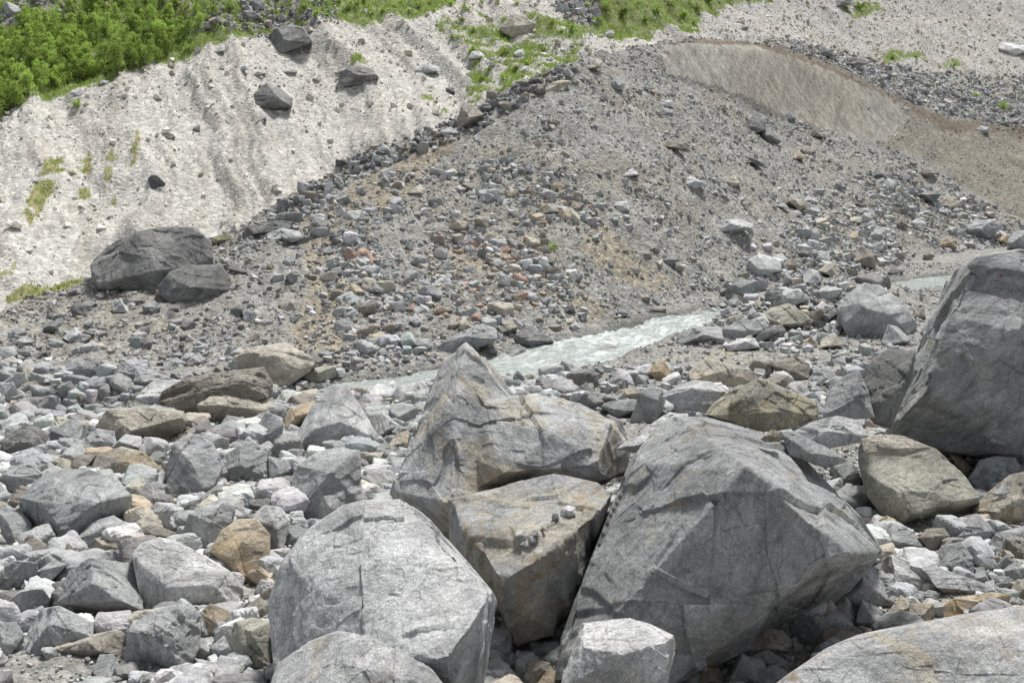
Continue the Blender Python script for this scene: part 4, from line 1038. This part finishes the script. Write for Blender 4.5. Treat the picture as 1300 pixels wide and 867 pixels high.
R(T, '1208,552 1250,530 1310,530 1308,562 1240,566', 'n', 'dark brown flat stone out on the open gravel slope')
R(T, '400,350 402,330 430,328 438,350', 'k', 'black stone at the lower right scree rim')
R(T, '488,218 498,195 530,190 552,217 500,222', 'w', 'white patchy boulder at the left side of the green talus')
R(T, '1033,770 1045,757 1085,755 1092,790 1050,795', 'l', 'cream block on the middle gravel slope')
R(T, '862,785 880,752 922,765 892,797', 'n', 'brown crumbling boulder on the middle slope')
R(T, '763,780 780,762 832,765 832,795 790,810 765,805', 'n', 'brown earthy block next to the crumbling one')
R(T, '1058,662 1100,630 1127,655 1080,667', 'w', 'whitish stone on the middle gravel slope')
R(T, '630,640 640,615 660,620 655,645', 'l', 'small pale upright stone on the slope shoulder')
R(T, '265,570 280,530 300,545 300,575', 'k', 'black stone on the ridge of dark blocks')
R(T, '72,610 85,580 108,590 105,620', 'k', 'blackish stone lower on the ridge of dark blocks')
R(T, '140,570 165,540 208,550 205,575 160,582', 'b', 'blue-grey stone on the ridge of dark blocks')
R(T, '255,725 290,700 325,705 320,735 270,742', 't', 'buff stone on the rubble shoulder')
R(T, '735,545 745,520 770,525 770,552', 't', 'tan cornered stone on the upper slope')
R(T, '540,60 555,50 565,62 552,68', 'w', 'tiny white stone at the head of the talus')
R(T, '1205,400 1215,375 1255,378 1255,402', 'w', 'white flat stone near the scar')
R(T, '1200,435 1215,405 1255,412 1255,440', 'b', 'bluish stone just below the white flat one near the scar')
R(T, '995,140 1005,115 1030,115 1035,130 1010,142', 'w', 'white stone on the upper pale patch')
T = 'U3'
R(T, '243,472 280,435 332,450 332,490 290,502', 'd', 'dark grey boulder below the bare scar')
R(T, '308,497 350,485 392,530 380,542 345,538', 'd', 'dark slab beside the boulder below the scar')
R(T, '393,432 420,410 446,445 410,452', 'b', 'light bluish stone against the scar foot')
R(T, '487,492 520,480 552,517 500,512', 'n', 'brownish flat stone under the scar foot')
R(T, '433,592 455,565 482,590 455,607', 'o', 'tan-orange round stone below the scar')
R(T, '463,562 490,545 517,570 480,582', 't', 'cream stone paired above the tan-orange round one')
R(T, '-5,552 0,540 30,528 52,550 20,562', 'n', 'olive-brown flat stone mid gravel slope')
R(T, '-2,685 50,660 112,690 70,712', 'l', 'pale pointed boulder in the mid gravel slope')
R(T, '178,682 210,655 242,690 210,702', 't', 'buff pyramid stone in the mid gravel slope')
R(T, '368,772 400,763 425,788', 'l', 'flat pale chip in the lower gravel slope')
R(T, '412,755 440,728 484,770 460,792', 't', 'cream oval boulder in the lower gravel slope')
R(T, '255,585 300,600 330,620 300,628', 'd', 'long dark chip in the gravel under the scar')
R(T, '728,662 760,635 802,655 762,677', 'd', 'dark crowned stone below the brown soil slope')
R(T, '898,652 940,625 977,650 940,667', 'n', 'brown-grey stone at the edge of the brown soil slope')
R(T, '900,732 940,715 992,730 960,762 915,750', 'd', 'dark overhanging stone beside the tan pyramid')
R(T, '983,768 1010,725 1062,760 1052,787 1000,787', 't', 'tan pyramid stone at the foot of the brown soil slope')
R(T, '808,835 850,803 864,845 830,852', 'n', 'rust-brown stone in the right-hand rubble')
R(T, '765,690 790,668 820,685 810,710 775,712', 'l', 'pale block below the dark crowned stone')
R(T, '1120,485 1140,472 1170,480 1165,500 1130,502', 'g', 'grey stone under the rubble cap by the brown soil')
R(T, '580,22 600,0 650,-5 655,18 590,30', 'd', 'dark boulder with white top beside a grass patch')
R(T, '1203,185 1215,160 1255,168 1310,170 1310,195 1262,212 1225,205', 'w', 'big white boulder on the far grey scree')
R(T, '235,108 245,98 270,100 262,115 240,116', 'd', 'dark stone set in the far pale bank')
R(T, '1140,152 1150,142 1162,148 1155,155', 'w', 'tiny white stone on the far grey scree')
R(T, '630,240 650,215 700,215 715,240 670,260', 'd', 'largest block of the rubble cap above the scar')
R(T, '520,200 545,175 580,185 585,210 550,215', 'd', 'dark block at the tip of the rubble cap')

# ------------------------------------------------------------------ loose rubble nobody could count
VAR = {}
def shard(rs, npt):
    """angular block: hull of points thrown on a jittered box"""
    P = rs.uniform(-1, 1, (npt, 3)); k = rs.integers(0, 3, npt)
    P[np.arange(npt), k] = np.sign(P[np.arange(npt), k]) * rs.uniform(.75, 1.0, npt)
    P = np.concatenate([P, (np.array([[a, b, c_] for a in (-1, 1) for b in (-1, 1) for c_ in (-1, 1)]) * rs.uniform(.45, .95, (8, 3)))[rs.permutation(8)[:6]]])
    bm = bmesh.new()
    for p in P: bm.verts.new(p)
    r_ = bmesh.ops.convex_hull(bm, input=bm.verts)
    bmesh.ops.delete(bm, geom=[v for v in bm.verts if not v.link_faces], context='VERTS')
    bmesh.ops.triangulate(bm, faces=bm.faces); bm.verts.index_update()
    V = np.array([v.co[:] for v in bm.verts]); Fa = np.array([[v.index for v in f.verts] for f in bm.faces]); bm.free()
    return V / 1.25, Fa
def variants(lod, n=26):
    if lod not in VAR:
        rs = np.random.default_rng(50 + lod); out = []
        for k in range(n if lod < 4 else 18):
            V, Fa = shard(rs, {1: 2, 2: 5, 3: 7, 4: 8}[lod])
            if lod == 4:
                pl = hull_planes(V); D, Fi = ico(4 if lod == 4 else 3); nd = D @ pl[:, :3].T
                c0 = V.mean(0); d0 = pl[:, 3] - pl[:, :3] @ c0
                r = 1 / (np.maximum(nd, 0) / np.maximum(d0, .05)).max(1); W = c0 + D * r[:, None]
                W = W + normals_of(W, Fi) * (.07 * facet(W * 1.8 + k, k, 1.1, .35) + .035 * facet(W * 4.5 + k, k + 3, 1.1, .35) + .03 * fbm(W * 5, 3, k))[:, None]
                V, Fa = W, Fi
            out.append((V, Fa))
        VAR[lod] = out
    return VAR[lod]

def scatter(name, P, rad, tones, label, flat=(.55, .95), mat=None, bed=.28):
    """P (n,3) ground points, rad (n,) metres, tones (n,3)"""
    px, py, dep = proj(P); size = rad * 2 / np.maximum(dep, 1) * F
    ok = (px > -420) & (px < 1720) & (py < 1100) & (py > -160) & (size > .9)
    rej = np.zeros(len(P), bool)
    for poly, d in OUT:
        m = ok & (size > 9) & (dep < d + .2) & (dep > 3)
        i_ = np.nonzero(m)[0]
        if len(i_) == 0: continue
        top = inpoly(px[i_], py[i_] - size[i_] * .2, poly)
        rej[i_[top]] = True
    ok &= ~rej
    P, rad, tones, size = P[ok], rad[ok], tones[ok], size[ok]
    lod = np.where(size < 4, 1, np.where(size < 10, 2, np.where(size < 22, 3, 4)))
    VV, FF, CC, off = [], [], [], 0
    for L_ in (1, 2, 3, 4):
        vs = variants(L_)
        for k in range(len(vs)):
            V0, Fa = vs[k]
            i_ = np.nonzero((lod == L_) & (np.arange(len(P)) % len(vs) == k))[0]
            m = len(i_)
            if m == 0: continue
            sc = np.stack([np.ones(m), rng.uniform(.65, 1, m), rng.uniform(*flat, m)], 1) * rad[i_][:, None]
            v = V0[None] * sc[:, None]
            a = rng.uniform(0, 6.28, m); t = rng.normal(0, .45, m); a2 = rng.uniform(0, 6.28, m)
            def rot(v, ang, i, j):
                c_, s_ = np.cos(ang)[:, None], np.sin(ang)[:, None]; vi, vj = v[..., i].copy(), v[..., j].copy()
                v[..., i] = vi * c_ - vj * s_; v[..., j] = vi * s_ + vj * c_
            rot(v, a, 0, 1); rot(v, t, 1, 2); rot(v, a2, 0, 1)
            v += P[i_][:, None]; v[..., 2] += (rad[i_] * bed)[:, None]
            n = v.shape[1]
            VV.append(v.reshape(-1, 3)); FF.append((Fa[None] + (np.arange(m) * n)[:, None, None]).reshape(-1, 3) + off)
            off += m * n
            cc = np.concatenate([tones[i_], rng.uniform(.1, .6, (m, 1))], 1)
            CC.append(np.repeat(cc, n, axis=0))
    me = mesh_np(name, np.concatenate(VV), np.concatenate(FF), mat or M_RUB, False, np.concatenate(CC))
    print('scatter', name, len(P), len(me.vertices))
    tag(link(name, me), label, kind='stuff')

def pick(n, names, w, jit=.14):
    t = np.array([TONE[k] for k in names]); w = np.array(w, float); w /= w.sum()
    c_ = t[rng.choice(len(names), n, p=w)]
    return np.clip(c_ * rng.uniform(1 - jit, 1 + jit, (n, 1)) * rng.uniform(.97, 1.03, (n, 3)), .02, .8)
def pareto(n, a, lo, hi):
    u = rng.uniform(0, 1, n); return (lo ** -a - u * (lo ** -a - hi ** -a)) ** (-1 / a)
def world_pts(n, y0, y1, a0=-.66, a1=.66):
    """uniform over the area of the wedge"""
    y = np.sqrt(rng.uniform(y0 ** 2, y1 ** 2, n)); a = rng.uniform(a0, a1, n)
    x = a * y; return np.stack([x, y, H_at(x, y)], 1)
def colv(arr, P):                          # per-column value at points
    return np.interp(P[:, 0] / P[:, 1], AG, arr)

def screen_pts(poly, n):
    xs = [p[0] for p in poly]; ys = [p[1] for p in poly]; out = []
    while len(out) < n:
        x, y = rng.uniform(min(xs), max(xs)), rng.uniform(min(ys), max(ys))
        if inpoly(x, y, poly):
            h = hit(x, y, 20)
            if h is not None: out.append(h)
    return np.array(out)
# river flat and the near stone field
P = world_pts(74000, 8.5, 60); fy = colv(Yn[1], P); P = P[P[:, 1] < fy + 1.5]
px, py, dep = proj(P); rd = riv_dist(P[:, 0], P[:, 1]); n = len(P)
r = pareto(n, 1.6, .035, .34)
leftf = (px < 560) | (py > 600)
r = np.where(leftf, r * 1.15, np.minimum(r * .55, .12))
r = np.where((rd < .9), np.minimum(r * .6, .12), r)
keep = (rd > -.25) | (rng.uniform(0, 1, n) < .22)
# heavier stones fill the near field
cut = (px < 700) & (rd > 1.2) & (py > 500)
r = np.where(cut & (rng.uniform(0, 1, n) < .05), rng.uniform(.18, .42, n), r)
P, r = P[keep], r[keep]
E = world_pts(9500, 11, 31, -.62, .62); ex_, ey_, _ = proj(E); E = E[(ex_ < 700) | (ey_ > 640)]
P = np.concatenate([P, E]); r = np.concatenate([r, pareto(len(E), 1.1, .11, .48)])
for poly_, n_, lo_, hi_ in (([(640, 478), (760, 470), (1000, 470), (1140, 430), (1130, 560), (900, 560), (800, 520), (650, 505)], 650, .11, .5), ([(890, 440), (880, 405), (960, 345), (1060, 335), (1140, 372), (1160, 430), (1000, 450)], 650, .10, .42)):
    E = screen_pts(poly_, n_); E = E[riv_dist(E[:, 0], E[:, 1]) > .25]; P = np.concatenate([P, E]); r = np.concatenate([r, pareto(len(E), 1.4, lo_, hi_)])
E = world_pts(16000, 8, 24, -.62, .62); P = np.concatenate([P, E]); r = np.concatenate([r, pareto(len(E), 1.6, .025, .10)])
tn = pick(len(P), 'glwbdton', [34, 26, 4, 12, 14, 5, 1, 4])
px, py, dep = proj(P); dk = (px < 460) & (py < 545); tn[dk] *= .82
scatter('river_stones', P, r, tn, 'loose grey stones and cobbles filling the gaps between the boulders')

# moraine rubble
P = world_pts(280000, 25, 108, -.62, .62); fy, ty = colv(Yn[1], P), colv(Yn[6], P); P = P[(P[:, 1] > fy + .3) & (P[:, 1] < ty)]
px, py, dep = proj(P); n = len(P)
blocky = inpoly(px, py, [(330, 300), (480, 220), (640, 200), (780, 230), (760, 300), (700, 400), (640, 470), (440, 480), (430, 400), (400, 330)]) | \
    inpoly(px, py, [(960, 330), (1040, 240), (1180, 200), (1290, 290), (1290, 330), (1050, 400), (900, 400)])
soil = inpoly(px, py, SOIL) | inpoly(px, py, SCAR)
clump = fbm(P * .45, 3, 66)
r = pareto(n, 1.8, .05, .37)
r = np.where(blocky & (clump > -.15), r * 1.3, r * .85)
keep = np.where(soil, rng.uniform(0, 1, n) < .38, rng.uniform(0, 1, n) < np.clip(.62 + 1.2 * clump + .25 * blocky, .15, 1))
keep &= ~(inpoly(px, py, SCAR) & (r > .04) & (rng.uniform(0, 1, n) < .97))
r = np.where(soil, r * .55, r)
r = np.where((py < 240) & ~soil, r * .82, r)
fl_ = riv_dist(P[:, 0], P[:, 1]) > -.2
keep &= fl_
P, r, px, py = P[keep], r[keep], px[keep], py[keep]
tn = pick(len(P), 'glwbdtnor', [34, 18, 4, 6, 13, 10, 9, 1.2, .6])
red = inpoly(px, py, [(600, 260), (680, 230), (770, 240), (740, 300), (680, 390), (560, 420), (520, 330)]) & (rng.uniform(0, 1, len(P)) < .20)
tn[red] = pick(int(red.sum()), 'ort', [3, 2, 3])
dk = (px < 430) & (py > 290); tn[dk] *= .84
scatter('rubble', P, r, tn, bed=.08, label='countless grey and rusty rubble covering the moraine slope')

# dark blocks along the ridge line
band = [(330, 292), (350, 268), (440, 205), (500, 178), (560, 158), (600, 140), (650, 110), (720, 80), (740, 92), (660, 135), (600, 172), (540, 190), (450, 232), (380, 282)]
P = screen_pts(band, 520); P = P[P[:, 1] < 80]
scatter('ridge_rubble', P, pareto(len(P), 1.7, .12, .42), pick(len(P), 'dkgn', [5, 2, 4, 2]), 'dark blocks heaped along the ridge against the pale scree')
cap = [(1010, 55), (1060, 60), (1120, 80), (1200, 92), (1420, 98), (1420, 165), (1300, 164), (1200, 146), (1150, 128), (1100, 103), (1050, 80), (1000, 62)]
P = screen_pts(cap, 2600)
scatter('cap_rubble', P, pareto(len(P), 1.8, .10, .5), pick(len(P), 'dglt', [3, 6, 2, 1]), 'grey blocks capping the bank above the bare scar')

# hillside stones
P = world_pts(190000, 42, 150, -.62, .62); ty = colv(Yn[6], P); P = P[P[:, 1] > ty]
px, py, dep = proj(P); n = len(P)
gm = GREENMASK[np.clip(((P[:, 0] / P[:, 1] - AG[0]) / (AG[1] - AG[0])).astype(int), 0, NA - 1), np.clip(((np.log(P[:, 1]) - math.log(YMIN)) / (math.log(YMAX) - math.log(YMIN)) * (NY - 1)).astype(int), 0, NY - 1)]
inrock = np.zeros(n, bool)
for p in rock_o: inrock |= inpoly(px, py, p)
cen = inpoly(px, py, [(560, 30), (760, 30), (740, 90), (600, 140)])
r = pareto(n, 2.2, .045, .42)
keep = (rng.uniform(0, 1, n) < np.where(gm > .5, .10, np.where(P[:, 0] < 14, .42, .75))) | inrock
cl = fbm(P * .3, 3, 12); keep &= (py < 150 + 60 * cl) | (rng.uniform(0, 1, n) < .55); keep &= (cl > -.1) | inrock | (rng.uniform(0, 1, n) < .5)
r = np.where(inrock, r * 1.6, np.where(cen, r * 1.5, r))
P, r, inr, gm_ = P[keep], r[keep], inrock[keep], gm[keep]
tn = pick(len(P), 'wltg', [30, 20, 10, 4]); tn *= np.array([1.22, 1.17, 1.07])
tn[inr] = pick(int(inr.sum()), 'dgnlk', [5, 5, 3, 2, 2])
scatter('scree_stones', P, r, tn, 'pale stones strewn over the scree hillside')

# ------------------------------------------------------------------ plants
def leaf_cloud(centres, rads, per, size, seed, up=.3):
    rs = np.random.default_rng(seed); V = []
    for cc, rr in zip(centres, rads):
        n = per
        d = rs.normal(size=(n, 3)); d /= np.linalg.norm(d, axis=1)[:, None]
        p = np.array(cc) + d * (rr * rs.uniform(.35, 1.05, (n, 1)))
        u = rs.normal(size=(n, 3)); u[:, 2] += up; u /= np.linalg.norm(u, axis=1)[:, None]
        w = np.cross(u, rs.normal(size=(n, 3))); w /= np.linalg.norm(w, axis=1)[:, None]
        s = size * rs.uniform(.6, 1.3, (n, 1))
        V.append(np.stack([p - w * s * .5, p + u * s * .45 - 0 * w, p + w * s * .5, p - u * s * .55], 1).reshape(-1, 3))
    V = np.concatenate(V); n = len(V) // 4
    return V, np.arange(n * 4).reshape(n, 4)
def stems(paths, seed):
    V, Fa = [], []
    for path in paths:
        k0 = len(V)
        for (p, r) in path:
            for j in range(6):
                a = j * math.pi / 3; V.append((p[0] + r * math.cos(a), p[1] + r * math.sin(a), p[2]))
        for i in range(len(path) - 1):
            for j in range(6):
                Fa.append((k0 + i * 6 + j, k0 + i * 6 + (j + 1) % 6, k0 + (i + 1) * 6 + (j + 1) % 6, k0 + (i + 1) * 6 + j))
    return V, Fa
SH = []
for v in range(7):
    rs = random.Random(300 + v); ht = 2.0; ns = rs.randint(3, 5); paths = []; cs = []; rr = []
    for s_ in range(ns):
        a = rs.uniform(0, 6.28); sp_ = rs.uniform(.15, .75); top = rs.uniform(.65, 1.0) * ht
        path = [((math.cos(a) * .04, math.sin(a) * .04, -.25), .05)]
        for q in (.3, .6, 1.0):
            path.append(((math.cos(a) * sp_ * q ** 1.3, math.sin(a) * sp_ * q ** 1.3, top * q * .92), .045 * (1 - .8 * q)))
        paths.append(path)
        for k in range(6):
            q = rs.uniform(.2, 1.0); b = rs.uniform(0, 6.28); rad = .45 * (1.15 - q)
            cs.append((math.cos(a) * sp_ * q + math.cos(b) * rad, math.sin(a) * sp_ * q + math.sin(b) * rad, top * q)); rr.append(rs.uniform(.18, .36) * (1.25 - .5 * q))
    V, Fa = leaf_cloud(cs, rr, 75, .085, 40 + v)
    SH.append((mesh_np('crown', V, Fa, M_LEAF, False), mesh_np('trunk', *stems(paths, v), M_BARK, True)))
def shrub(P, s, v, label, group=None, cat='shrub', name='shrub', squash=1.0):
    root = bpy.data.objects.new(name, None); COL.objects.link(root); root.location = P; root.rotation_euler[2] = rng.uniform(0, 6.28); root.scale = (s, s, s * squash)
    tag(root, label, cat, group)
    for me in SH[v]: link(me.name, me, root)
    return root
thick = [(-60, 130), (-60, 60), (0, 42), (60, 30), (120, 5), (205, -20), (215, 20), (225, 60), (180, 84), (130, 98), (60, 114), (20, 137), (-20, 160)]
P = screen_pts(thick, 270)
# front row along the edge of the scree
edge = [(-5, 150), (8, 140), (22, 133), (36, 122), (52, 116), (68, 112), (84, 106), (100, 102), (118, 98), (136, 97), (152, 93), (168, 89), (184, 84), (198, 78), (210, 72), (218, 64), (224, 54)]
up = [(235, 45), (252, 38), (262, 28), (275, 20), (290, 14), (248, 20), (232, 26), (222, 12), (206, 4), (212, 36)]
for k, q in enumerate(P):
    px_, py_, _ = proj(q)
    if py_ < 28 and px_ > 60 and rng.uniform() < .35: continue
    lone = rng.uniform()
    shrub(q, rng.uniform(.42, .85), k % 7, 'bright green birch shrub within the dense thicket above the scree', 'birch shrubs of the hillside thicket')
for k, q in enumerate(edge):
    h = hit(*q, 30); shrub(h, rng.uniform(.6, .95), (k * 3) % 7, 'green birch shrub in the front row at the scree rim', 'birch shrubs along the scree rim')
for k, q in enumerate(up):
    h = hit(*q, 30); shrub(h, rng.uniform(.5, .8), (k * 2) % 7, 'darker green shrub rooted among the crag beside the thicket', 'shrubs among the crag')
for k, (x, y) in enumerate([(756, 30), (770, 14), (790, 22), (806, 10), (820, 28), (836, 18), (850, 8), (868, 24), (884, 14), (900, 4), (925, 4), (950, 2), (975, -2), (880, 30)]):
    h = hit(x, y, 30); shrub(h, rng.uniform(.5, .9), k % 7, 'low green bush on the grassy brow at the top of the view', 'bushes on the grassy brow', 'bush', 'bush', .5)
for k, (x, y) in enumerate([(470, 22), (500, 10), (520, 18), (545, 6), (585, 28), (600, 40), (450, 10), (430, 4), (440, 14), (462, 6), (485, 16), (508, 4), (530, 12), (552, 16), (572, 8), (592, 14), (612, 6), (632, 4), (655, 6), (575, 50), (598, 66), (612, 104), (640, 100), (670, 84), (690, 66), (735, 20), (745, 8), (335, 30), (350, 18), (385, 12), (400, 22), (318, 40), (700, 30), (712, 42), (725, 38), (640, 70), (620, 90), (655, 92)]):
    h = hit(x, y, 30); shrub(h, rng.uniform(.3, .55), k % 7, 'cushion-like green bush on the talus above the moraine', 'cushion bushes on the green talus', 'bush', 'bush', .5)
for (x, y, s, l) in ((1132, 76, .55, 'small green bush on the grey scree just above the rubble cap'), (1163, 74, .45, 'paler bush beside the small green one above the rubble cap'), (1210, 86, .5, 'sparse tuft-like bush on the grey scree towards the white boulder'),
                     (1092, 12, .8, 'low bush next to the white-topped dark boulder'), (1275, 140, .7, 'dark green bush on the rubble cap by the picture edge'), (1240, 125, .45, 'little dark bush among the blocks of the rubble cap'),
                     (701, 318, .28, 'lone small green plant on the open rubble slope'), (98, 137, .4, 'lone bush below the thicket on the scree rim'), (239, 66, .5, 'isolated bush at the tip of the scree rim')):
    h = hit(x, y, 30); shrub(h, s, int(x) % 7, l, None, 'bush', 'bush', .6)

def blades(P, hgt, n_per, seed, spread=.12, wid=.014, lean=.5):
    rs = np.random.default_rng(seed); m = len(P) * n_per
    b = np.repeat(P, n_per, axis=0) + np.c_[rs.normal(0, spread, (m, 2)), np.zeros(m)]
    h = np.repeat(hgt, n_per) * rs.uniform(.5, 1.1, m); a = rs.uniform(0, 6.28, m)
    w = np.stack([np.cos(a), np.sin(a), 0 * a], 1) * (wid * rs.uniform(.7, 1.4, m))[:, None]
    t = b + np.stack([rs.normal(0, lean, m) * h, rs.normal(0, lean, m) * h, h], 1); b[:, 2] -= .05
    V = np.stack([b - w, b + w, t], 1).reshape(-1, 3)
    return V, np.arange(m * 3).reshape(m, 3)
gi, gj = np.nonzero((GREENMASK > .5) & (PXG > -100) & (PXG < 1400) & (PYG > -60))
sel = rng.choice(len(gi), min(26000, len(gi)), p=(Y2[gi, gj] ** 1.0) / (Y2[gi, gj] ** 1.0).sum())
G = np.stack([X2[gi[sel], gj[sel]], Y2[gi[sel], gj[sel]]], 1) + rng.normal(0, .12, (len(sel), 2))
G = np.c_[G, H_at(G[:, 0], G[:, 1])]
V, Fa = blades(G, np.where(G[:, 1] < 62, .10, .20), 7, 5, .14, .03)
tag(link('grass', mesh_np('grass', V, Fa, M_GRASS)), 'green and yellowish grass covering the upper hillside', kind='stuff')

# dry grass tuft hanging on the tan boulder
def on_surface(key, px_, py_):
    dv = unproj(px_, py_, 1.0) - np.array([0, 0, CAMZ]); t = ray_on(key, dv)
    return np.array([0, 0, CAMZ]) + dv * t if t else None
tuft_pts = []
for k in range(60):
    x, y = rng.normal(203, 9), rng.normal(543, 8); h = on_surface('tan boulder with a dry grass tuft on its flank', x, y) if 'tan boulder with a dry grass tuft on its flank' in SURF else hit(x, y)
    if h is not None: tuft_pts.append(h)
if tuft_pts:
    T_ = np.array(tuft_pts); V, Fa = blades(T_, np.full(len(T_), .34), 16, 8, .05, .006, .5)
    o_ = T_.mean(0); t = link('grass_tuft', mesh_np('grass_tuft', V - o_, Fa, M_DRY), loc=o_); tag(t, 'straw-coloured dry grass tuft growing on the tan boulder', 'grass tuft')

# red paint spot on the towering boulder
KEY6 = 'towering grey wall boulder with a red paint spot near its summit'
red = bpy.data.materials.new('red_paint'); nt = nodes(red); b_ = N(nt, 'ShaderNodeBsdfPrincipled'); b_.inputs['Base Color'].default_value = (.30, .035, .03, 1); b_.inputs['Roughness'].default_value = .7
nt.links.new(b_.outputs[0], N(nt, 'ShaderNodeOutputMaterial').inputs[0])
wall = [o for o in COL.objects if o.get('label') == KEY6][0]
for (x, y, r_) in ((1271, 350, .035), (1266, 341, .02), (1281, 334, .016)):
    dv = unproj(x, y, 1.0) - np.array([0, 0, CAMZ]); ray_on(KEY6, dv); bvh = SURF[KEY6][0]
    h = bvh.ray_cast(Vector((0, 0, CAMZ)), Vector(dv))
    if h[0] is None: continue
    n_ = h[1]; u = n_.orthogonal().normalized(); w_ = n_.cross(u); vs = [h[0] + n_ * .01]
    for k in range(14):
        a = k / 14 * 6.283; rr_ = r_ * random.uniform(.7, 1.25); q = h[0] + u * math.cos(a) * rr_ + w_ * math.sin(a) * rr_
        s2 = bvh.find_nearest(q); vs.append(s2[0] + s2[1] * .006)
    me = bpy.data.meshes.new('paint_mark'); me.from_pydata([v - Vector(wall.location) for v in vs], [], [(0, 1 + k, 1 + (k + 1) % 14) for k in range(14)]); me.materials.append(red)
    link('paint_mark', me, wall)

# ------------------------------------------------------------------ light and camera
SUN_EL, SUN_AZ = math.radians(62), math.radians(22)     # azimuth from +Y (away from the viewer) towards +X
w = bpy.data.worlds.new('World'); scene.world = w; w.use_nodes = True; nt = w.node_tree; nt.nodes.clear()
sky = N(nt, 'ShaderNodeTexSky'); sky.sky_type = 'NISHITA'; sky.sun_disc = False; sky.sun_elevation = SUN_EL; sky.sun_rotation = SUN_AZ; sky.air_density = 1.0; sky.dust_density = 4.0; sky.ozone_density = .6; sky.altitude = 2000
hs = N(nt, 'ShaderNodeHueSaturation'); hs.inputs['Saturation'].default_value = .28; nt.links.new(sky.outputs[0], hs.inputs['Color'])
bg = N(nt, 'ShaderNodeBackground'); bg.inputs['Strength'].default_value = .105; nt.links.new(hs.outputs[0], bg.inputs['Color'])
nt.links.new(bg.outputs[0], N(nt, 'ShaderNodeOutputWorld').inputs[0])
sd = bpy.data.lights.new('sun', 'SUN'); sd.energy = 3.6; sd.angle = math.radians(12); sd.color = (1.0, .98, .95)
so = bpy.data.objects.new('sun', sd); COL.objects.link(so)
sdir = Vector((math.sin(SUN_AZ) * math.cos(SUN_EL), math.cos(SUN_AZ) * math.cos(SUN_EL), math.sin(SUN_EL)))
so.rotation_euler = sdir.to_track_quat('Z', 'Y').to_euler(); so.location = (0, 30, 60)
cd = bpy.data.cameras.new('camera'); cam = bpy.data.objects.new('camera', cd); COL.objects.link(cam)
cam.location = (0, 0, CAMZ); cam.rotation_euler = (math.pi / 2 - PIT, 0, 0)
cd.sensor_fit = 'HORIZONTAL'; cd.sensor_width = 36; cd.lens = F * 36 / 1300; cd.clip_end = 2000; cd.clip_start = .1
scene.camera = cam
vs = scene.view_settings; vs.view_transform = 'Standard'; vs.look = 'None'; vs.gamma = 1; vs.exposure = 0.68; vs.use_curve_mapping = False
scene.cycles.max_bounces = 5; scene.cycles.diffuse_bounces = 3
